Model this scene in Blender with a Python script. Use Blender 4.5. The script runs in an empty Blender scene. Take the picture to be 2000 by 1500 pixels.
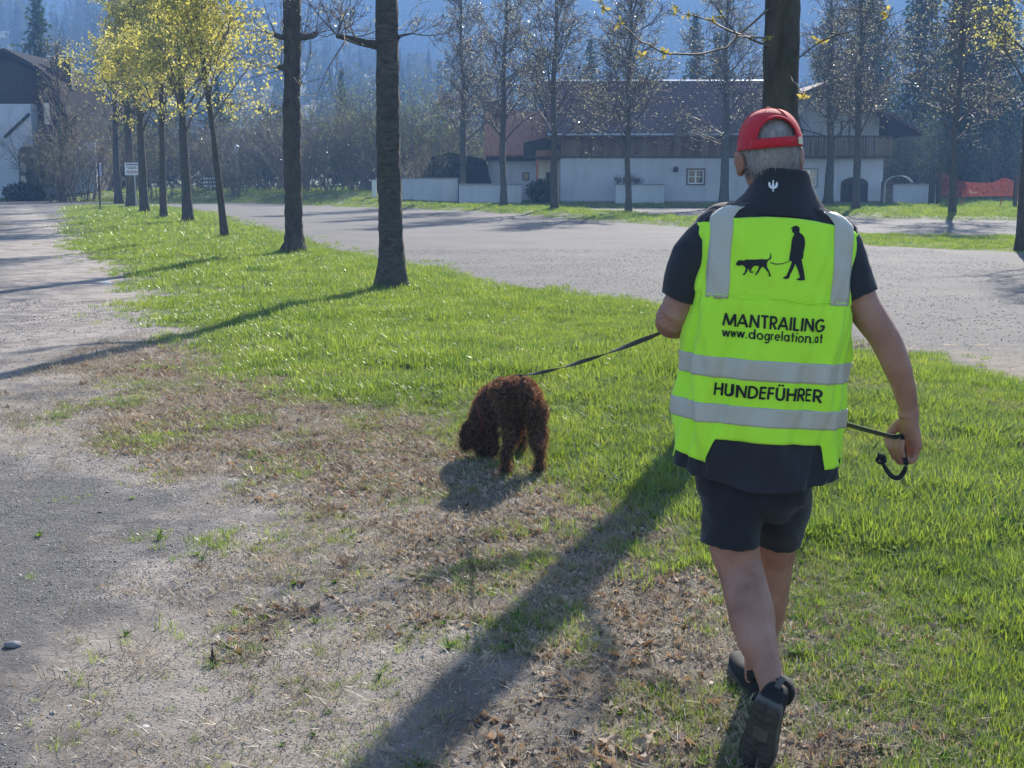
import bpy, bmesh, math, random
import numpy as np
from mathutils import Vector, Matrix, Quaternion
from mathutils.bvhtree import BVHTree

# ------------------------------------------------------------------ camera, sky, sun, exposure
SC = bpy.context.scene
COL = SC.collection
R = math.radians
CAM_H = 1.6
PITCH = math.atan(410 / 2700)
cd = bpy.data.cameras.new('camera')
cd.sensor_width = 36.0
cd.lens = 36.0 * 2700 / 2000
cd.clip_start = 0.05
cd.clip_end = 8000
cam = bpy.data.objects.new('camera', cd)
COL.objects.link(cam)
cam.location = (0, 0, CAM_H)
cam.rotation_euler = (R(90) - PITCH, 0, 0)
SC.camera = cam

SUN_AZ, SUN_EL = 18.0, 30.0          # degrees right of the view direction, above the horizon
world = bpy.data.worlds.new('World')
SC.world = world
world.use_nodes = True
wn = world.node_tree.nodes
bg = wn['Background']
sky = wn.new('ShaderNodeTexSky')
sky.sky_type = 'NISHITA'
sky.sun_disc = False
sky.sun_elevation = R(SUN_EL)
sky.sun_rotation = R(SUN_AZ)
sky.air_density = 1.0
sky.dust_density = 0.6
sky.ozone_density = 1.6
world.node_tree.links.new(sky.outputs[0], bg.inputs[0])
bg.inputs[1].default_value = 0.085
sd = bpy.data.lights.new('sun', 'SUN')
sd.energy = 5.0
sd.angle = R(0.5)
sd.color = (1.0, 0.93, 0.82)
sun = bpy.data.objects.new('sun', sd)
COL.objects.link(sun)
_sv = Vector((math.sin(R(SUN_AZ)) * math.cos(R(SUN_EL)), math.cos(R(SUN_AZ)) * math.cos(R(SUN_EL)), math.sin(R(SUN_EL))))
sun.rotation_euler = _sv.to_track_quat('Z', 'Y').to_euler()
sun.location = (20, 40, 60)
SC.view_settings.view_transform = 'Standard'
SC.view_settings.look = 'None'
SC.view_settings.gamma = 1.0
SC.view_settings.use_curve_mapping = False
SC.view_settings.exposure = 1.55
SC.cycles.use_denoising = True
SC.cycles.max_bounces = 7
SC.cycles.diffuse_bounces = 3
SC.cycles.glossy_bounces = 2
SC.cycles.transmission_bounces = 5
SC.cycles.volume_bounces = 0
SC.cycles.transparent_max_bounces = 8
SC.cycles.sample_clamp_indirect = 6.0
SC.cycles.caustics_reflective = False
SC.cycles.caustics_refractive = False

# ------------------------------------------------------------------ helpers
HAZE = 0.0010
RND = random.Random(7)
NR = np.random.default_rng(7)
FWD = (math.cos(PITCH), math.sin(PITCH))


def at(x, y, Y):
    """point of the place at distance Y, read off the 2000 x 1500 photograph"""
    u = (x - 1000) / 2700
    v = (750 - y) / 2700
    r = (u, FWD[0] + v * FWD[1], -FWD[1] + v * FWD[0])
    t = Y / r[1]
    return Vector((r[0] * t, Y, CAM_H + r[2] * t))


def ground_at(x, y):
    u = (x - 1000) / 2700
    v = (750 - y) / 2700
    r = (u, FWD[0] + v * FWD[1], -FWD[1] + v * FWD[0])
    t = -CAM_H / r[2]
    return (r[0] * t, r[1] * t)


def tag(o, label=None, cat=None, group=None, kind=None):
    if label: o['label'] = label
    if cat: o['category'] = cat
    if group: o['group'] = group
    if kind: o['kind'] = kind
    return o


def empty(name, loc=(0, 0, 0), rz=0.0, parent=None):
    o = bpy.data.objects.new(name, None)
    o.empty_display_size = 0.2
    COL.objects.link(o)
    o.location = loc
    o.rotation_euler = (0, 0, rz)
    if parent: o.parent = parent
    return o


def link(name, me, mat=None, parent=None, smooth=False):
    if mat is not None:
        me.materials.clear()
        for m in (mat if isinstance(mat, (list, tuple)) else [mat]):
            me.materials.append(m)
    if smooth:
        me.polygons.foreach_set('use_smooth', np.ones(len(me.polygons), dtype=bool))
    o = bpy.data.objects.new(name, me)
    COL.objects.link(o)
    if parent: o.parent = parent
    return o


def mesh_np(name, V, F):
    """V (n,3), F (m,k) arrays, k = 3 or 4"""
    V = np.asarray(V, dtype=np.float32)
    F = np.asarray(F, dtype=np.int32)
    me = bpy.data.meshes.new(name)
    me.vertices.add(len(V))
    me.vertices.foreach_set('co', V.ravel())
    k = F.shape[1]
    me.loops.add(F.size)
    me.loops.foreach_set('vertex_index', F.ravel())
    me.polygons.add(len(F))
    me.polygons.foreach_set('loop_start', np.arange(0, F.size, k, dtype=np.int32))
    me.update(calc_edges=True)
    me.validate()
    return me


def vcol(me, name, vals):
    a = me.attributes.new(name, 'FLOAT_COLOR', 'POINT')
    v = np.ones((len(me.vertices), 4), dtype=np.float32)
    v[:, :vals.shape[1]] = vals
    a.data.foreach_set('color', v.ravel())


class MB:
    """collects shapes; build() links them as ONE mesh object"""
    def __init__(self):
        self.v = []
        self.f = []
        self.m = []

    def add(self, vs, fs, mi=0):
        b = len(self.v)
        self.v.extend([tuple(p) for p in vs])
        for f in fs:
            self.f.append(tuple(b + i for i in f))
            self.m.append(mi)

    def box(self, c, s, rz=0.0, bev=0.0, mi=0, rot=None):
        hx, hy, hz = s[0] / 2, s[1] / 2, s[2] / 2
        M = rot if rot is not None else Matrix.Rotation(rz, 3, 'Z')
        c = Vector(c)
        if bev <= 0:
            vs = [(x * hx, y * hy, z * hz) for z in (-1, 1) for y in (-1, 1) for x in (-1, 1)]
            fs = [(0, 2, 3, 1), (4, 5, 7, 6), (0, 1, 5, 4), (2, 6, 7, 3), (0, 4, 6, 2), (1, 3, 7, 5)]
        else:
            b = min(bev, hx * .9, hy * .9, hz * .9)
            vs = []
            ring = lambda ex, ey, z: [(-ex, -ey + b, z), (-ex + b, -ey, z), (ex - b, -ey, z), (ex, -ey + b, z), (ex, ey - b, z), (ex - b, ey, z), (-ex + b, ey, z), (-ex, ey - b, z)]
            vs += ring(hx - b * .7, hy - b * .7, -hz) + ring(hx, hy, -hz + b) + ring(hx, hy, hz - b) + ring(hx - b * .7, hy - b * .7, hz)
            fs = [tuple(range(7, -1, -1)), tuple(range(24, 32))]
            for k in range(3):
                for i in range(8):
                    j = (i + 1) % 8
                    fs.append((k * 8 + i, k * 8 + j, k * 8 + 8 + j, k * 8 + 8 + i))
        self.add([c + M @ Vector(p) for p in vs], fs, mi)
        return self

    def tube(self, pts, rad, n=8, cap=True, mi=0, squash=None):
        pts = [Vector(p) for p in pts]
        m = len(pts)
        if not hasattr(rad, '__len__'): rad = [rad] * m
        vs = []
        up = None
        for i, p in enumerate(pts):
            d = (pts[min(i + 1, m - 1)] - pts[max(i - 1, 0)])
            if d.length < 1e-9: d = Vector((0, 0, 1))
            d.normalize()
            if up is None:
                up = Vector((0, 0, 1)) if abs(d.z) < .9 else Vector((0, 1, 0))
            a = d.cross(up)
            if a.length < 1e-5: a = d.orthogonal()
            a.normalize()
            b = a.cross(d)
            up = b
            for k in range(n):
                t = 2 * math.pi * k / n
                vs.append(p + (a * math.cos(t) + b * math.sin(t) * (squash or 1)) * rad[i])
        fs = []
        for i in range(m - 1):
            for k in range(n):
                l = (k + 1) % n
                fs.append((i * n + k, i * n + l, i * n + n + l, i * n + n + k))
        if cap:
            fs.append(tuple(range(n - 1, -1, -1)))
            fs.append(tuple((m - 1) * n + k for k in range(n)))
        self.add(vs, fs, mi)
        return self

    def prism(self, outline, a, b, axis='y', mi=0):
        """closed outline of (u, v) pairs extruded from a to b along axis"""
        n = len(outline)
        if axis == 'y':
            vs = [(u, a, v) for u, v in outline] + [(u, b, v) for u, v in outline]
        elif axis == 'x':
            vs = [(a, u, v) for u, v in outline] + [(b, u, v) for u, v in outline]
        else:
            vs = [(u, v, a) for u, v in outline] + [(u, v, b) for u, v in outline]
        fs = [tuple(range(n)), tuple(range(2 * n - 1, n - 1, -1))]
        for i in range(n):
            j = (i + 1) % n
            fs.append((i, i + n, j + n, j))
        self.add(vs, fs, mi)
        return self

    def build(self, name, mat, parent=None, smooth=False):
        me = bpy.data.meshes.new(name)
        me.from_pydata(self.v, [], self.f)
        o = link(name, me, mat, parent, smooth)
        if isinstance(mat, (list, tuple)) and len(mat) > 1:
            me.polygons.foreach_set('material_index', np.array(self.m, dtype=np.int32))
        bm = bmesh.new()
        bm.from_mesh(me)
        bmesh.ops.recalc_face_normals(bm, faces=bm.faces)
        bm.to_mesh(me)
        bm.free()
        return o


def copy_tree(o, parent=None):
    c = o.copy()
    COL.objects.link(c)
    c.parent = parent
    for ch in list(o.children):
        copy_tree(ch, c)
    return c


# value noise on numpy arrays
def _h(ix, iy, s):
    n = (ix.astype(np.int64) * 374761393 + iy.astype(np.int64) * 668265263 + s * 144269504) & 0x7fffffff
    n = (n ^ (n >> 13)) * 1274126177 & 0x7fffffff
    return ((n ^ (n >> 16)) & 0xffff) / 65535.0


def vnoise(x, y, s=0):
    ix = np.floor(x); iy = np.floor(y)
    fx = x - ix; fy = y - iy
    fx = fx * fx * (3 - 2 * fx); fy = fy * fy * (3 - 2 * fy)
    a = _h(ix, iy, s); b = _h(ix + 1, iy, s); c = _h(ix, iy + 1, s); d = _h(ix + 1, iy + 1, s)
    return (a * (1 - fx) + b * fx) * (1 - fy) + (c * (1 - fx) + d * fx) * fy


def fbm(x, y, s=0, o=4):
    t = 0; w = .5; k = 1.0
    for i in range(o):
        t = t + w * vnoise(x * k + 17.3 * i, y * k - 9.1 * i, s + i)
        w *= .5; k *= 2.03
    return t / (1 - .5 ** o)


def sdist(x, y, poly):
    """signed distance to a polygon, positive inside"""
    x = np.asarray(x, float); y = np.asarray(y, float)
    d = np.full(x.shape, 1e9); ins = np.zeros(x.shape, bool)
    n = len(poly)
    for i in range(n):
        ax, ay = poly[i]; bx, by = poly[(i + 1) % n]
        ex, ey = bx - ax, by - ay
        t = np.clip(((x - ax) * ex + (y - ay) * ey) / (ex * ex + ey * ey + 1e-12), 0, 1)
        d = np.minimum(d, (x - ax - t * ex) ** 2 + (y - ay - t * ey) ** 2)
        c = ((ay > y) != (by > y)) & (x < (bx - ax) * (y - ay) / ((by - ay) if abs(by - ay) > 1e-9 else 1e-9) + ax)
        ins ^= c
    d = np.sqrt(d)
    return np.where(ins, d, -d)


def sstep(a, b, x):
    t = np.clip((x - a) / (b - a), 0, 1)
    return t * t * (3 - 2 * t)


# ------------------------------------------------------------------ materials
def new_mat(name):
    m = bpy.data.materials.new(name)
    m.use_nodes = True
    nt = m.node_tree
    for n in list(nt.nodes):
        if n.type != 'OUTPUT_MATERIAL': nt.nodes.remove(n)
    out = [n for n in nt.nodes if n.type == 'OUTPUT_MATERIAL'][0]
    return m, nt, out


def N(nt, t, **kw):
    n = nt.nodes.new(t)
    for k, v in kw.items():
        if k.startswith('i_'):
            key = k[2:]
            n.inputs[int(key) if key.isdigit() else key.replace('_', ' ')].default_value = v
        else:
            setattr(n, k, v)
    return n


def ramp(nt, fac, stops):
    n = nt.nodes.new('ShaderNodeValToRGB')
    el = n.color_ramp.elements
    while len(el) < len(stops): el.new(0.5)
    for e, (p, c) in zip(el, stops):
        e.position = p
        e.color = (*c, 1) if len(c) == 3 else c
    if fac is not None: nt.links.new(fac, n.inputs[0])
    return n.outputs[0]


def mixc(nt, fac, a, b, mode='MIX'):
    n = nt.nodes.new('ShaderNodeMix')
    n.data_type = 'RGBA'
    n.blend_type = mode
    for s, v in ((n.inputs[0], fac), (n.inputs[6], a), (n.inputs[7], b)):
        if hasattr(v, 'links'): nt.links.new(v, s)
        else: s.default_value = v if not isinstance(v, tuple) or len(v) == 4 else (*v, 1)
    return n.outputs[2]


def coords(nt, scale=(1, 1, 1), obj=True):
    tc = N(nt, 'ShaderNodeTexCoord')
    mp = N(nt, 'ShaderNodeMapping')
    mp.inputs['Scale'].default_value = scale
    nt.links.new(tc.outputs['Object' if obj else 'Generated'], mp.inputs[0])
    return mp.outputs[0]


def noise(nt, vec, scale, detail=4, rough=.55, dist=0):
    n = N(nt, 'ShaderNodeTexNoise')
    n.inputs['Scale'].default_value = scale
    n.inputs['Detail'].default_value = detail
    n.inputs['Roughness'].default_value = rough
    n.inputs['Distortion'].default_value = dist
    if vec is not None: nt.links.new(vec, n.inputs['Vector'])
    return n.outputs['Fac']


def mat_simple(name, stops, rough=.8, scale=6.0, stretch=(1, 1, 1), bump=.0, bscale=None, spec=.3, metal=0.0, detail=5, sheen=0.0):
    m, nt, out = new_mat(name)
    b = N(nt, 'ShaderNodeBsdfPrincipled')
    b.inputs['Roughness'].default_value = rough
    b.inputs['Specular IOR Level'].default_value = spec
    b.inputs['Metallic'].default_value = metal
    if sheen: b.inputs['Sheen Weight'].default_value = sheen
    v = coords(nt, stretch)
    f = noise(nt, v, scale, detail)
    if len(stops) == 1: stops = [(0, tuple(c * .88 for c in stops[0])), (1, tuple(min(1, c * 1.1) for c in stops[0]))]
    elif not isinstance(stops[0][0], (int, float)) : stops = [(.3 + .4 * i / (len(stops) - 1), c) for i, c in enumerate(stops)]
    nt.links.new(ramp(nt, f, stops), b.inputs['Base Color'])
    if bump:
        bp = N(nt, 'ShaderNodeBump')
        bp.inputs['Strength'].default_value = bump
        bp.inputs['Distance'].default_value = .02
        nt.links.new(noise(nt, v, bscale or scale * 3, 6, .65), bp.inputs['Height'])
        nt.links.new(bp.outputs[0], b.inputs['Normal'])
    nt.links.new(b.outputs[0], out.inputs[0])
    return m


def mat_leaf(name, c1, c2, trans=.5, rough=.5, gloss=.06, tint=None, inst=True, nscale=3.0):
    """thin leaf or blade: diffuse reflection plus light that shines through"""
    m, nt, out = new_mat(name)
    if inst:
        r = N(nt, 'ShaderNodeObjectInfo').outputs['Random']
    else:
        r = N(nt, 'ShaderNodeNewGeometry').outputs['Random Per Island']
    nz = noise(nt, N(nt, 'ShaderNodeNewGeometry').outputs['Position'], nscale, 2)
    a = N(nt, 'ShaderNodeMath', operation='ADD', use_clamp=True)
    k = N(nt, 'ShaderNodeMath', operation='MULTIPLY'); k.inputs[1].default_value = .65
    nt.links.new(r, k.inputs[0])
    k2 = N(nt, 'ShaderNodeMath', operation='MULTIPLY_ADD'); k2.inputs[1].default_value = 1.2; k2.inputs[2].default_value = -.42
    nt.links.new(nz, k2.inputs[0])
    nt.links.new(k.outputs[0], a.inputs[0]); nt.links.new(k2.outputs[0], a.inputs[1])
    col = mixc(nt, a.outputs[0], c1, c2)
    d = N(nt, 'ShaderNodeBsdfDiffuse'); nt.links.new(col, d.inputs[0])
    t = N(nt, 'ShaderNodeBsdfTranslucent')
    tc = mixc(nt, 1.0, col, tint or (1.25, 1.15, .6), 'MULTIPLY')
    nt.links.new(tc, t.inputs[0])
    mx = N(nt, 'ShaderNodeMixShader'); mx.inputs[0].default_value = trans
    nt.links.new(d.outputs[0], mx.inputs[1]); nt.links.new(t.outputs[0], mx.inputs[2])
    g = N(nt, 'ShaderNodeBsdfGlossy'); g.inputs['Roughness'].default_value = rough
    g.inputs[0].default_value = (1, 1, 1, 1)
    mx2 = N(nt, 'ShaderNodeMixShader'); mx2.inputs[0].default_value = gloss
    nt.links.new(mx.outputs[0], mx2.inputs[1]); nt.links.new(g.outputs[0], mx2.inputs[2])
    nt.links.new(mx2.outputs[0], out.inputs[0])
    return m
# ------------------------------------------------------------------ the ground
STRIP = [(7.5, 0.6), (7.0, 4.0), (5.5, 7.5), (4.0, 10.67), (3.5, 11.7), (3.05, 12.38), (1.65, 16.43), (0.88, 18.17), (-1.8, 24.31),
         (-5.1, 33.75), (-8.86, 46.28), (-12.95, 58.69), (-16.94, 68.81), (-22.71, 71.04), (-15.46, 48.86), (-9.17, 29.22),
         (-5.91, 21.86), (-3.61, 14.49), (-2.7, 12.03), (-1.93, 10.28), (-1.06, 9.36), (-0.31, 8.3), (0.05, 7.45), (0.42, 6.95),
         (0.62, 5.9), (0.85, 5.3), (1.02, 4.9), (1.13, 4.41), (1.2, 3.98), (1.5, 3.76), (1.9, 3.5), (2.3, 2.6), (2.8, 0.6)]
VERGE = [(-90, 100), (-60, 92), (-31.1, 84.7), (-26.6, 83.1), (-19.5, 76.0), (-14.2, 77.3), (-5.2, 64.7), (-2.2, 61.1), (1.6, 51.8),
         (3.8, 45.8), (6.1, 41.4), (7.0, 43.0), (7.2, 48.9), (4.7, 56.4), (2.6, 64.7), (9.7, 65.7), (13.2, 50.0), (17.6, 47.8), (45, 46), (90, 44),
         (90, 400), (-90, 400)]
ISLAND = [(8.6, 37.9), (9.2, 37.9), (13.3, 36.0), (30, 29), (30, 22), (10.4, 28.3), (8.0, 31.3)]


def ground_h(x, y):
    x = np.asarray(x, float); y = np.asarray(y, float)
    h = .02 * (fbm(x * .35, y * .35, 5, 2) - .5)
    near = sstep(26, 13, y)
    h = h + near * (.024 * (fbm(x * 1.7, y * 1.7, 11, 3) - .5) + .014 * (fbm(x * 7, y * 7, 23, 3) - .5))
    v = sdist(x, y, VERGE)
    left = sstep(-2.5, -8.5, x)
    h = h + left * sstep(.1, 5.5, v) * (.55 + .35 * (fbm(x * .22, y * .22, 31, 2) - .5))
    h = h + (1 - left) * .10 * sstep(0, 1.2, v)
    s = sdist(x, y, STRIP)
    h = h + .05 * sstep(0, 1.6, s) * sstep(4, 9, y)
    h = h + sstep(140, 420, y) * 14
    return h


def masks(x, y):
    s = sdist(x, y, STRIP)
    n1 = fbm(x * .9, y * .9, 41, 3) - .5
    n2 = fbm(x * 4.5, y * 4.5, 43, 3) - .5
    sg = s + n1 * 1.5 * sstep(90, 30, y) + n2 * .8
    soft = np.where((x > .8) & (y < 6.5), .42, .8)
    sg = sg + .22 * ((x > .8) & (y < 6.5))
    g1 = sstep(-soft, soft, sg)
    v = sdist(x, y, VERGE)
    i = sdist(x, y, ISLAND)
    g2 = np.maximum(sstep(-.3, .4, v + n1 * 1.2), sstep(-.2, .3, i + n1 * .8))
    grass = np.maximum(g1, g2)
    # bare, trodden soil beside the strip; grey gravel farther left and on the lot
    leftside = (x < -1.0 + (y - 9) * -.38) | (y < 7.8)
    dirt = sstep(-3.6, -.9, s + n1 * 2.6 + n2 * .6) * leftside
    dirt = np.where(y > 12, dirt * .8, dirt)
    litter = sstep(-2.3, -.35, s + n1 * 2.0 + n2 * 1.5) * (1 - .6 * g1) * sstep(16, 9, y)
    return grass, dirt, litter


def grid(x0, x1, y0, y1, st):
    nx = max(2, int(round((x1 - x0) / st)) + 1); ny = max(2, int(round((y1 - y0) / st)) + 1)
    X, Y = np.meshgrid(np.linspace(x0, x1, nx), np.linspace(y0, y1, ny))
    i = np.arange(nx * ny).reshape(ny, nx)
    F = np.stack([i[:-1, :-1], i[:-1, 1:], i[1:, 1:], i[1:, :-1]], -1).reshape(-1, 4)
    return X.ravel(), Y.ravel(), F


GX, GY, GF = [], [], []
_b = 0
for a in ((-6, 7.5, 1, 13, .04), (-16, 18, 13, 46, .16), (-16, -6, 1, 13, .25), (7.5, 18, 1, 13, .25), (-70, -16, 1, 46, 1.5), (18, 70, 1, 46, 1.0),
          (-70, 70, 46, 130, .5), (-70, 70, -60, 1, 4.0), (-880, -70, -60, 500, 25), (70, 980, -60, 500, 25), (-70, 70, 130, 500, 10)):
    x, y, F = grid(*a)
    GX.append(x); GY.append(y); GF.append(F + _b); _b += len(x)
GX = np.concatenate(GX); GY = np.concatenate(GY); GF = np.concatenate(GF)
GZ = ground_h(GX, GY)
gm = mesh_np('ground', np.stack([GX, GY, GZ], 1), GF)
_g, _d, _l = masks(GX, GY)
vcol(gm, 'cover', np.stack([_g, _d, _l], 1))


def mat_ground():
    m, nt, out = new_mat('ground_soil_gravel')
    L = nt.links.new
    at_ = N(nt, 'ShaderNodeAttribute', attribute_name='cover')
    sep = N(nt, 'ShaderNodeSeparateColor'); L(at_.outputs['Color'], sep.inputs[0])
    v = coords(nt)
    n_big = noise(nt, v, .5, 4)
    n_mid = noise(nt, v, 5, 5, .6)
    n_fine = noise(nt, v, 85, 5, .75)
    vor = N(nt, 'ShaderNodeTexVoronoi'); vor.inputs['Scale'].default_value = 55
    L(v, vor.inputs['Vector'])
    vor2 = N(nt, 'ShaderNodeTexVoronoi'); vor2.inputs['Scale'].default_value = 16
    L(v, vor2.inputs['Vector'])
    grav = mixc(nt, .5, ramp(nt, n_mid, [(.3, (.060, .058, .060)), (.7, (.118, .112, .112))]), ramp(nt, n_fine, [(.3, (.025, .024, .025)), (.5, (.10, .096, .096)), (.72, (.28, .268, .258))]))
    grav = mixc(nt, ramp(nt, n_big, [(.4, (0, 0, 0)), (.65, (.55, .55, .55))]), grav, (.15, .137, .124))
    dirt = mixc(nt, .5, ramp(nt, n_mid, [(.25, (.19, .165, .145)), (.5, (.30, .262, .232)), (.8, (.40, .357, .32))]), ramp(nt, n_fine, [(.3, (.07, .06, .053)), (.5, (.28, .244, .214)), (.75, (.52, .465, .415))]))
    lit = mixc(nt, .35, ramp(nt, n_fine, [(.3, (.05, .04, .03)), (.5, (.17, .14, .105)), (.75, (.38, .32, .25))]), ramp(nt, n_mid, [(.3, (.10, .08, .06)), (.7, (.27, .225, .175))]))
    gr = ramp(nt, n_mid, [(.3, (.035, .05, .016)), (.7, (.075, .10, .03))])
    # noise pushes the soft borders into ragged ones
    def edge(ch, w):
        a = N(nt, 'ShaderNodeMath', operation='MULTIPLY_ADD'); a.inputs[1].default_value = w; a.inputs[2].default_value = -w / 2
        L(n_mid, a.inputs[0])
        b = N(nt, 'ShaderNodeMath', operation='ADD'); L(ch, b.inputs[0]); L(a.outputs[0], b.inputs[1])
        return ramp(nt, b.outputs[0], [(.3, (0, 0, 0)), (.7, (1, 1, 1))])
    # broad darker and paler trodden patches
    dirt = mixc(nt, 1.0, dirt, ramp(nt, noise(nt, v, 1.4, 5, .65, .5), [(.32, (.50, .48, .47)), (.5, (.9, .9, .9)), (.68, (1.15, 1.13, 1.1))]), 'MULTIPLY')
    c = mixc(nt, edge(sep.outputs[1], 1.0), grav, dirt)
    c = mixc(nt, edge(sep.outputs[2], 1.3), c, lit)
    c = mixc(nt, edge(sep.outputs[0], .9), c, gr)
    b = N(nt, 'ShaderNodeBsdfPrincipled')
    b.inputs['Roughness'].default_value = .9
    b.inputs['Specular IOR Level'].default_value = .25
    L(c, b.inputs['Base Color'])
    h = N(nt, 'ShaderNodeMath', operation='MULTIPLY_ADD'); h.inputs[1].default_value = .45
    L(n_fine, h.inputs[0]); L(noise(nt, v, 22, 7, .72, .4), h.inputs[2])
    bp = N(nt, 'ShaderNodeBump'); bp.inputs['Strength'].default_value = 1.0; bp.inputs['Distance'].default_value = .022
    L(h.outputs[0], bp.inputs['Height']); L(bp.outputs[0], b.inputs['Normal'])
    L(b.outputs[0], out.inputs[0])
    return m


ground = link('ground', gm, mat_ground(), None, True)
tag(ground, kind='structure')
ground['label'] = 'flat ground of grey gravel, trodden soil and grass strips'


def gz(x, y):
    return float(ground_h(np.array([x]), np.array([y]))[0])


# ------------------------------------------------------------------ scattering (grass, leaves, pebbles): one object each
SRC = {}


def scatter(name, pts, rot, scl, idx, sources, label, cat):
    """one object: points that carry small meshes through geometry nodes"""
    me = bpy.data.meshes.new(name)
    n = len(pts)
    me.vertices.add(n)
    me.vertices.foreach_set('co', np.asarray(pts, np.float32).ravel())
    a = me.attributes.new('rot', 'FLOAT_VECTOR', 'POINT'); a.data.foreach_set('vector', np.asarray(rot, np.float32).ravel())
    a = me.attributes.new('scl', 'FLOAT', 'POINT'); a.data.foreach_set('value', np.asarray(scl, np.float32))
    a = me.attributes.new('idx', 'INT', 'POINT'); a.data.foreach_set('value', np.asarray(idx, np.int32))
    col = bpy.data.collections.new(name + '_source')
    for i, s in enumerate(sources):
        so = bpy.data.objects.new('%s_source_%02d' % (name, i), s)
        col.objects.link(so)
    ng = bpy.data.node_groups.new(name + '_scatter', 'GeometryNodeTree')
    ng.interface.new_socket('Geometry', in_out='INPUT', socket_type='NodeSocketGeometry')
    ng.interface.new_socket('Geometry', in_out='OUTPUT', socket_type='NodeSocketGeometry')
    gi = ng.nodes.new('NodeGroupInput'); go = ng.nodes.new('NodeGroupOutput')
    ci = ng.nodes.new('GeometryNodeCollectionInfo')
    ci.inputs['Collection'].default_value = col
    ci.inputs['Separate Children'].default_value = True
    ci.inputs['Reset Children'].default_value = True
    ip = ng.nodes.new('GeometryNodeInstanceOnPoints')
    ip.inputs['Pick Instance'].default_value = True
    def attr(nm, t):
        q = ng.nodes.new('GeometryNodeInputNamedAttribute'); q.data_type = t; q.inputs[0].default_value = nm
        return q.outputs[0]
    e2r = ng.nodes.new('FunctionNodeEulerToRotation')
    ng.links.new(attr('rot', 'FLOAT_VECTOR'), e2r.inputs[0])
    mtp = ng.nodes.new('GeometryNodeMeshToPoints')
    ng.links.new(gi.outputs[0], mtp.inputs[0])
    ng.links.new(mtp.outputs[0], ip.inputs['Points'])
    ng.links.new(ci.outputs[0], ip.inputs['Instance'])
    ng.links.new(attr('idx', 'INT'), ip.inputs['Instance Index'])
    ng.links.new(e2r.outputs[0], ip.inputs['Rotation'])
    ng.links.new(attr('scl', 'FLOAT'), ip.inputs['Scale'])
    ng.links.new(ip.outputs[0], go.inputs[0])
    o = bpy.data.objects.new(name, me)
    COL.objects.link(o)
    md = o.modifiers.new('scatter', 'NODES'); md.node_group = ng
    tag(o, label, cat, kind='stuff')
    return o


def blade(V, F, base, yaw, h, w, bend, curl, seg=3):
    """one bent tapering blade"""
    b = len(V)
    dx, dy = math.cos(yaw), math.sin(yaw)
    px, py = -dy, dx
    for i in range(seg + 1):
        t = i / seg
        out = bend * h * t ** 1.7
        z = h * (t - curl * t ** 2.5)
        ww = w * (1 - t ** 1.6) * (.75 + .5 * min(1, t * 3)) * .5
        cx, cy = base[0] + dx * out, base[1] + dy * out
        if i < seg:
            V.append((cx - px * ww, cy - py * ww, z)); V.append((cx + px * ww, cy + py * ww, z))
        else:
            V.append((cx, cy, z))
    for i in range(seg - 1):
        F.append((b + 2 * i, b + 2 * i + 1, b + 2 * i + 3)); F.append((b + 2 * i, b + 2 * i + 3, b + 2 * i + 2))
    F.append((b + 2 * seg - 2, b + 2 * seg - 1, b + 2 * seg))


def clump(n, rad, h0, h1, w0, w1, lean, seed, mat, seg=3):
    r = random.Random(seed)
    V, F = [], []
    for i in range(n):
        a = r.uniform(0, 6.283); q = rad * math.sqrt(r.random())
        h = r.uniform(h0, h1) * (1 - .35 * q / rad)
        blade(V, F, (q * math.cos(a), q * math.sin(a)), a + r.gauss(0, 1.0), h, r.uniform(w0, w1), r.uniform(.05, lean), r.uniform(0, .25), seg)
    me = mesh_np('clump', V, F)
    me.materials.append(mat)
    return me


M_GRASS = mat_leaf('grass_blade', (.060, .135, .025), (.200, .285, .068), trans=.6, rough=.36, gloss=.055, tint=(1.5, 1.28, .54), nscale=1.6)
M_DRY = mat_leaf('dry_grass', (.16, .125, .085), (.44, .38, .29), trans=.35, rough=.5, gloss=.035, tint=(1.1, 1, .8))
M_WEED = mat_leaf('weed_leaf', (.05, .115, .022), (.15, .23, .05), trans=.5, rough=.6, gloss=.015, tint=(1.4, 1.4, .4))
M_LITTER = mat_leaf('dead_leaf', (.10, .065, .042), (.50, .41, .32), trans=.25, rough=.6, gloss=.02, tint=(1.2, .9, .6))

def weed(seed):
    """flat rosette of broad leaves"""
    r = random.Random(seed); V, F = [], []
    for i in range(9):
        blade(V, F, (0, 0), i * .7 + r.uniform(-.2, .2), r.uniform(.04, .075), r.uniform(.012, .02), r.uniform(.8, 1.5), r.uniform(.2, .5), 4)
    me = mesh_np('weed', V, F); me.materials.append(M_WEED)
    return me


src_near = [clump(24, .055, .035, .105, .0024, .0050, .95, 100 + i, M_GRASS, 4) for i in range(5)] + [clump(12, .05, .03, .08, .002, .004, 1.3, 110 + i, M_DRY, 4) for i in range(1)] + [weed(115)]
src_mid = [clump(26, .09, .04, .12, .004, .008, .9, 200 + i, M_GRASS, 3) for i in range(5)]
src_far = [clump(24, .22, .05, .14, .010, .020, .8, 300 + i, M_GRASS, 2) for i in range(4)]
src_dry = [clump(14, .07, .02, .05, .002, .004, 2.6, 400 + i, M_DRY, 3) for i in range(5)]


def sample(n, x0, x1, y0, y1, fn):
    x = NR.uniform(x0, x1, n); y = NR.uniform(y0, y1, n)
    k = NR.random(n) < fn(x, y)
    return x[k], y[k]


def frame(x, y, m=1.0):
    """keep what the camera, or one a step aside, could see"""
    return np.abs(x - .1) < .40 * y + 1.2 + m


def grass_d(x, y):
    g, d, l = masks(x, y)
    patch = .25 + 1.2 * fbm(x * 1.1, y * 1.1, 61, 3)
    return frame(x, y) * np.clip(g ** 1.5 * patch, 0, 1)


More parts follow.
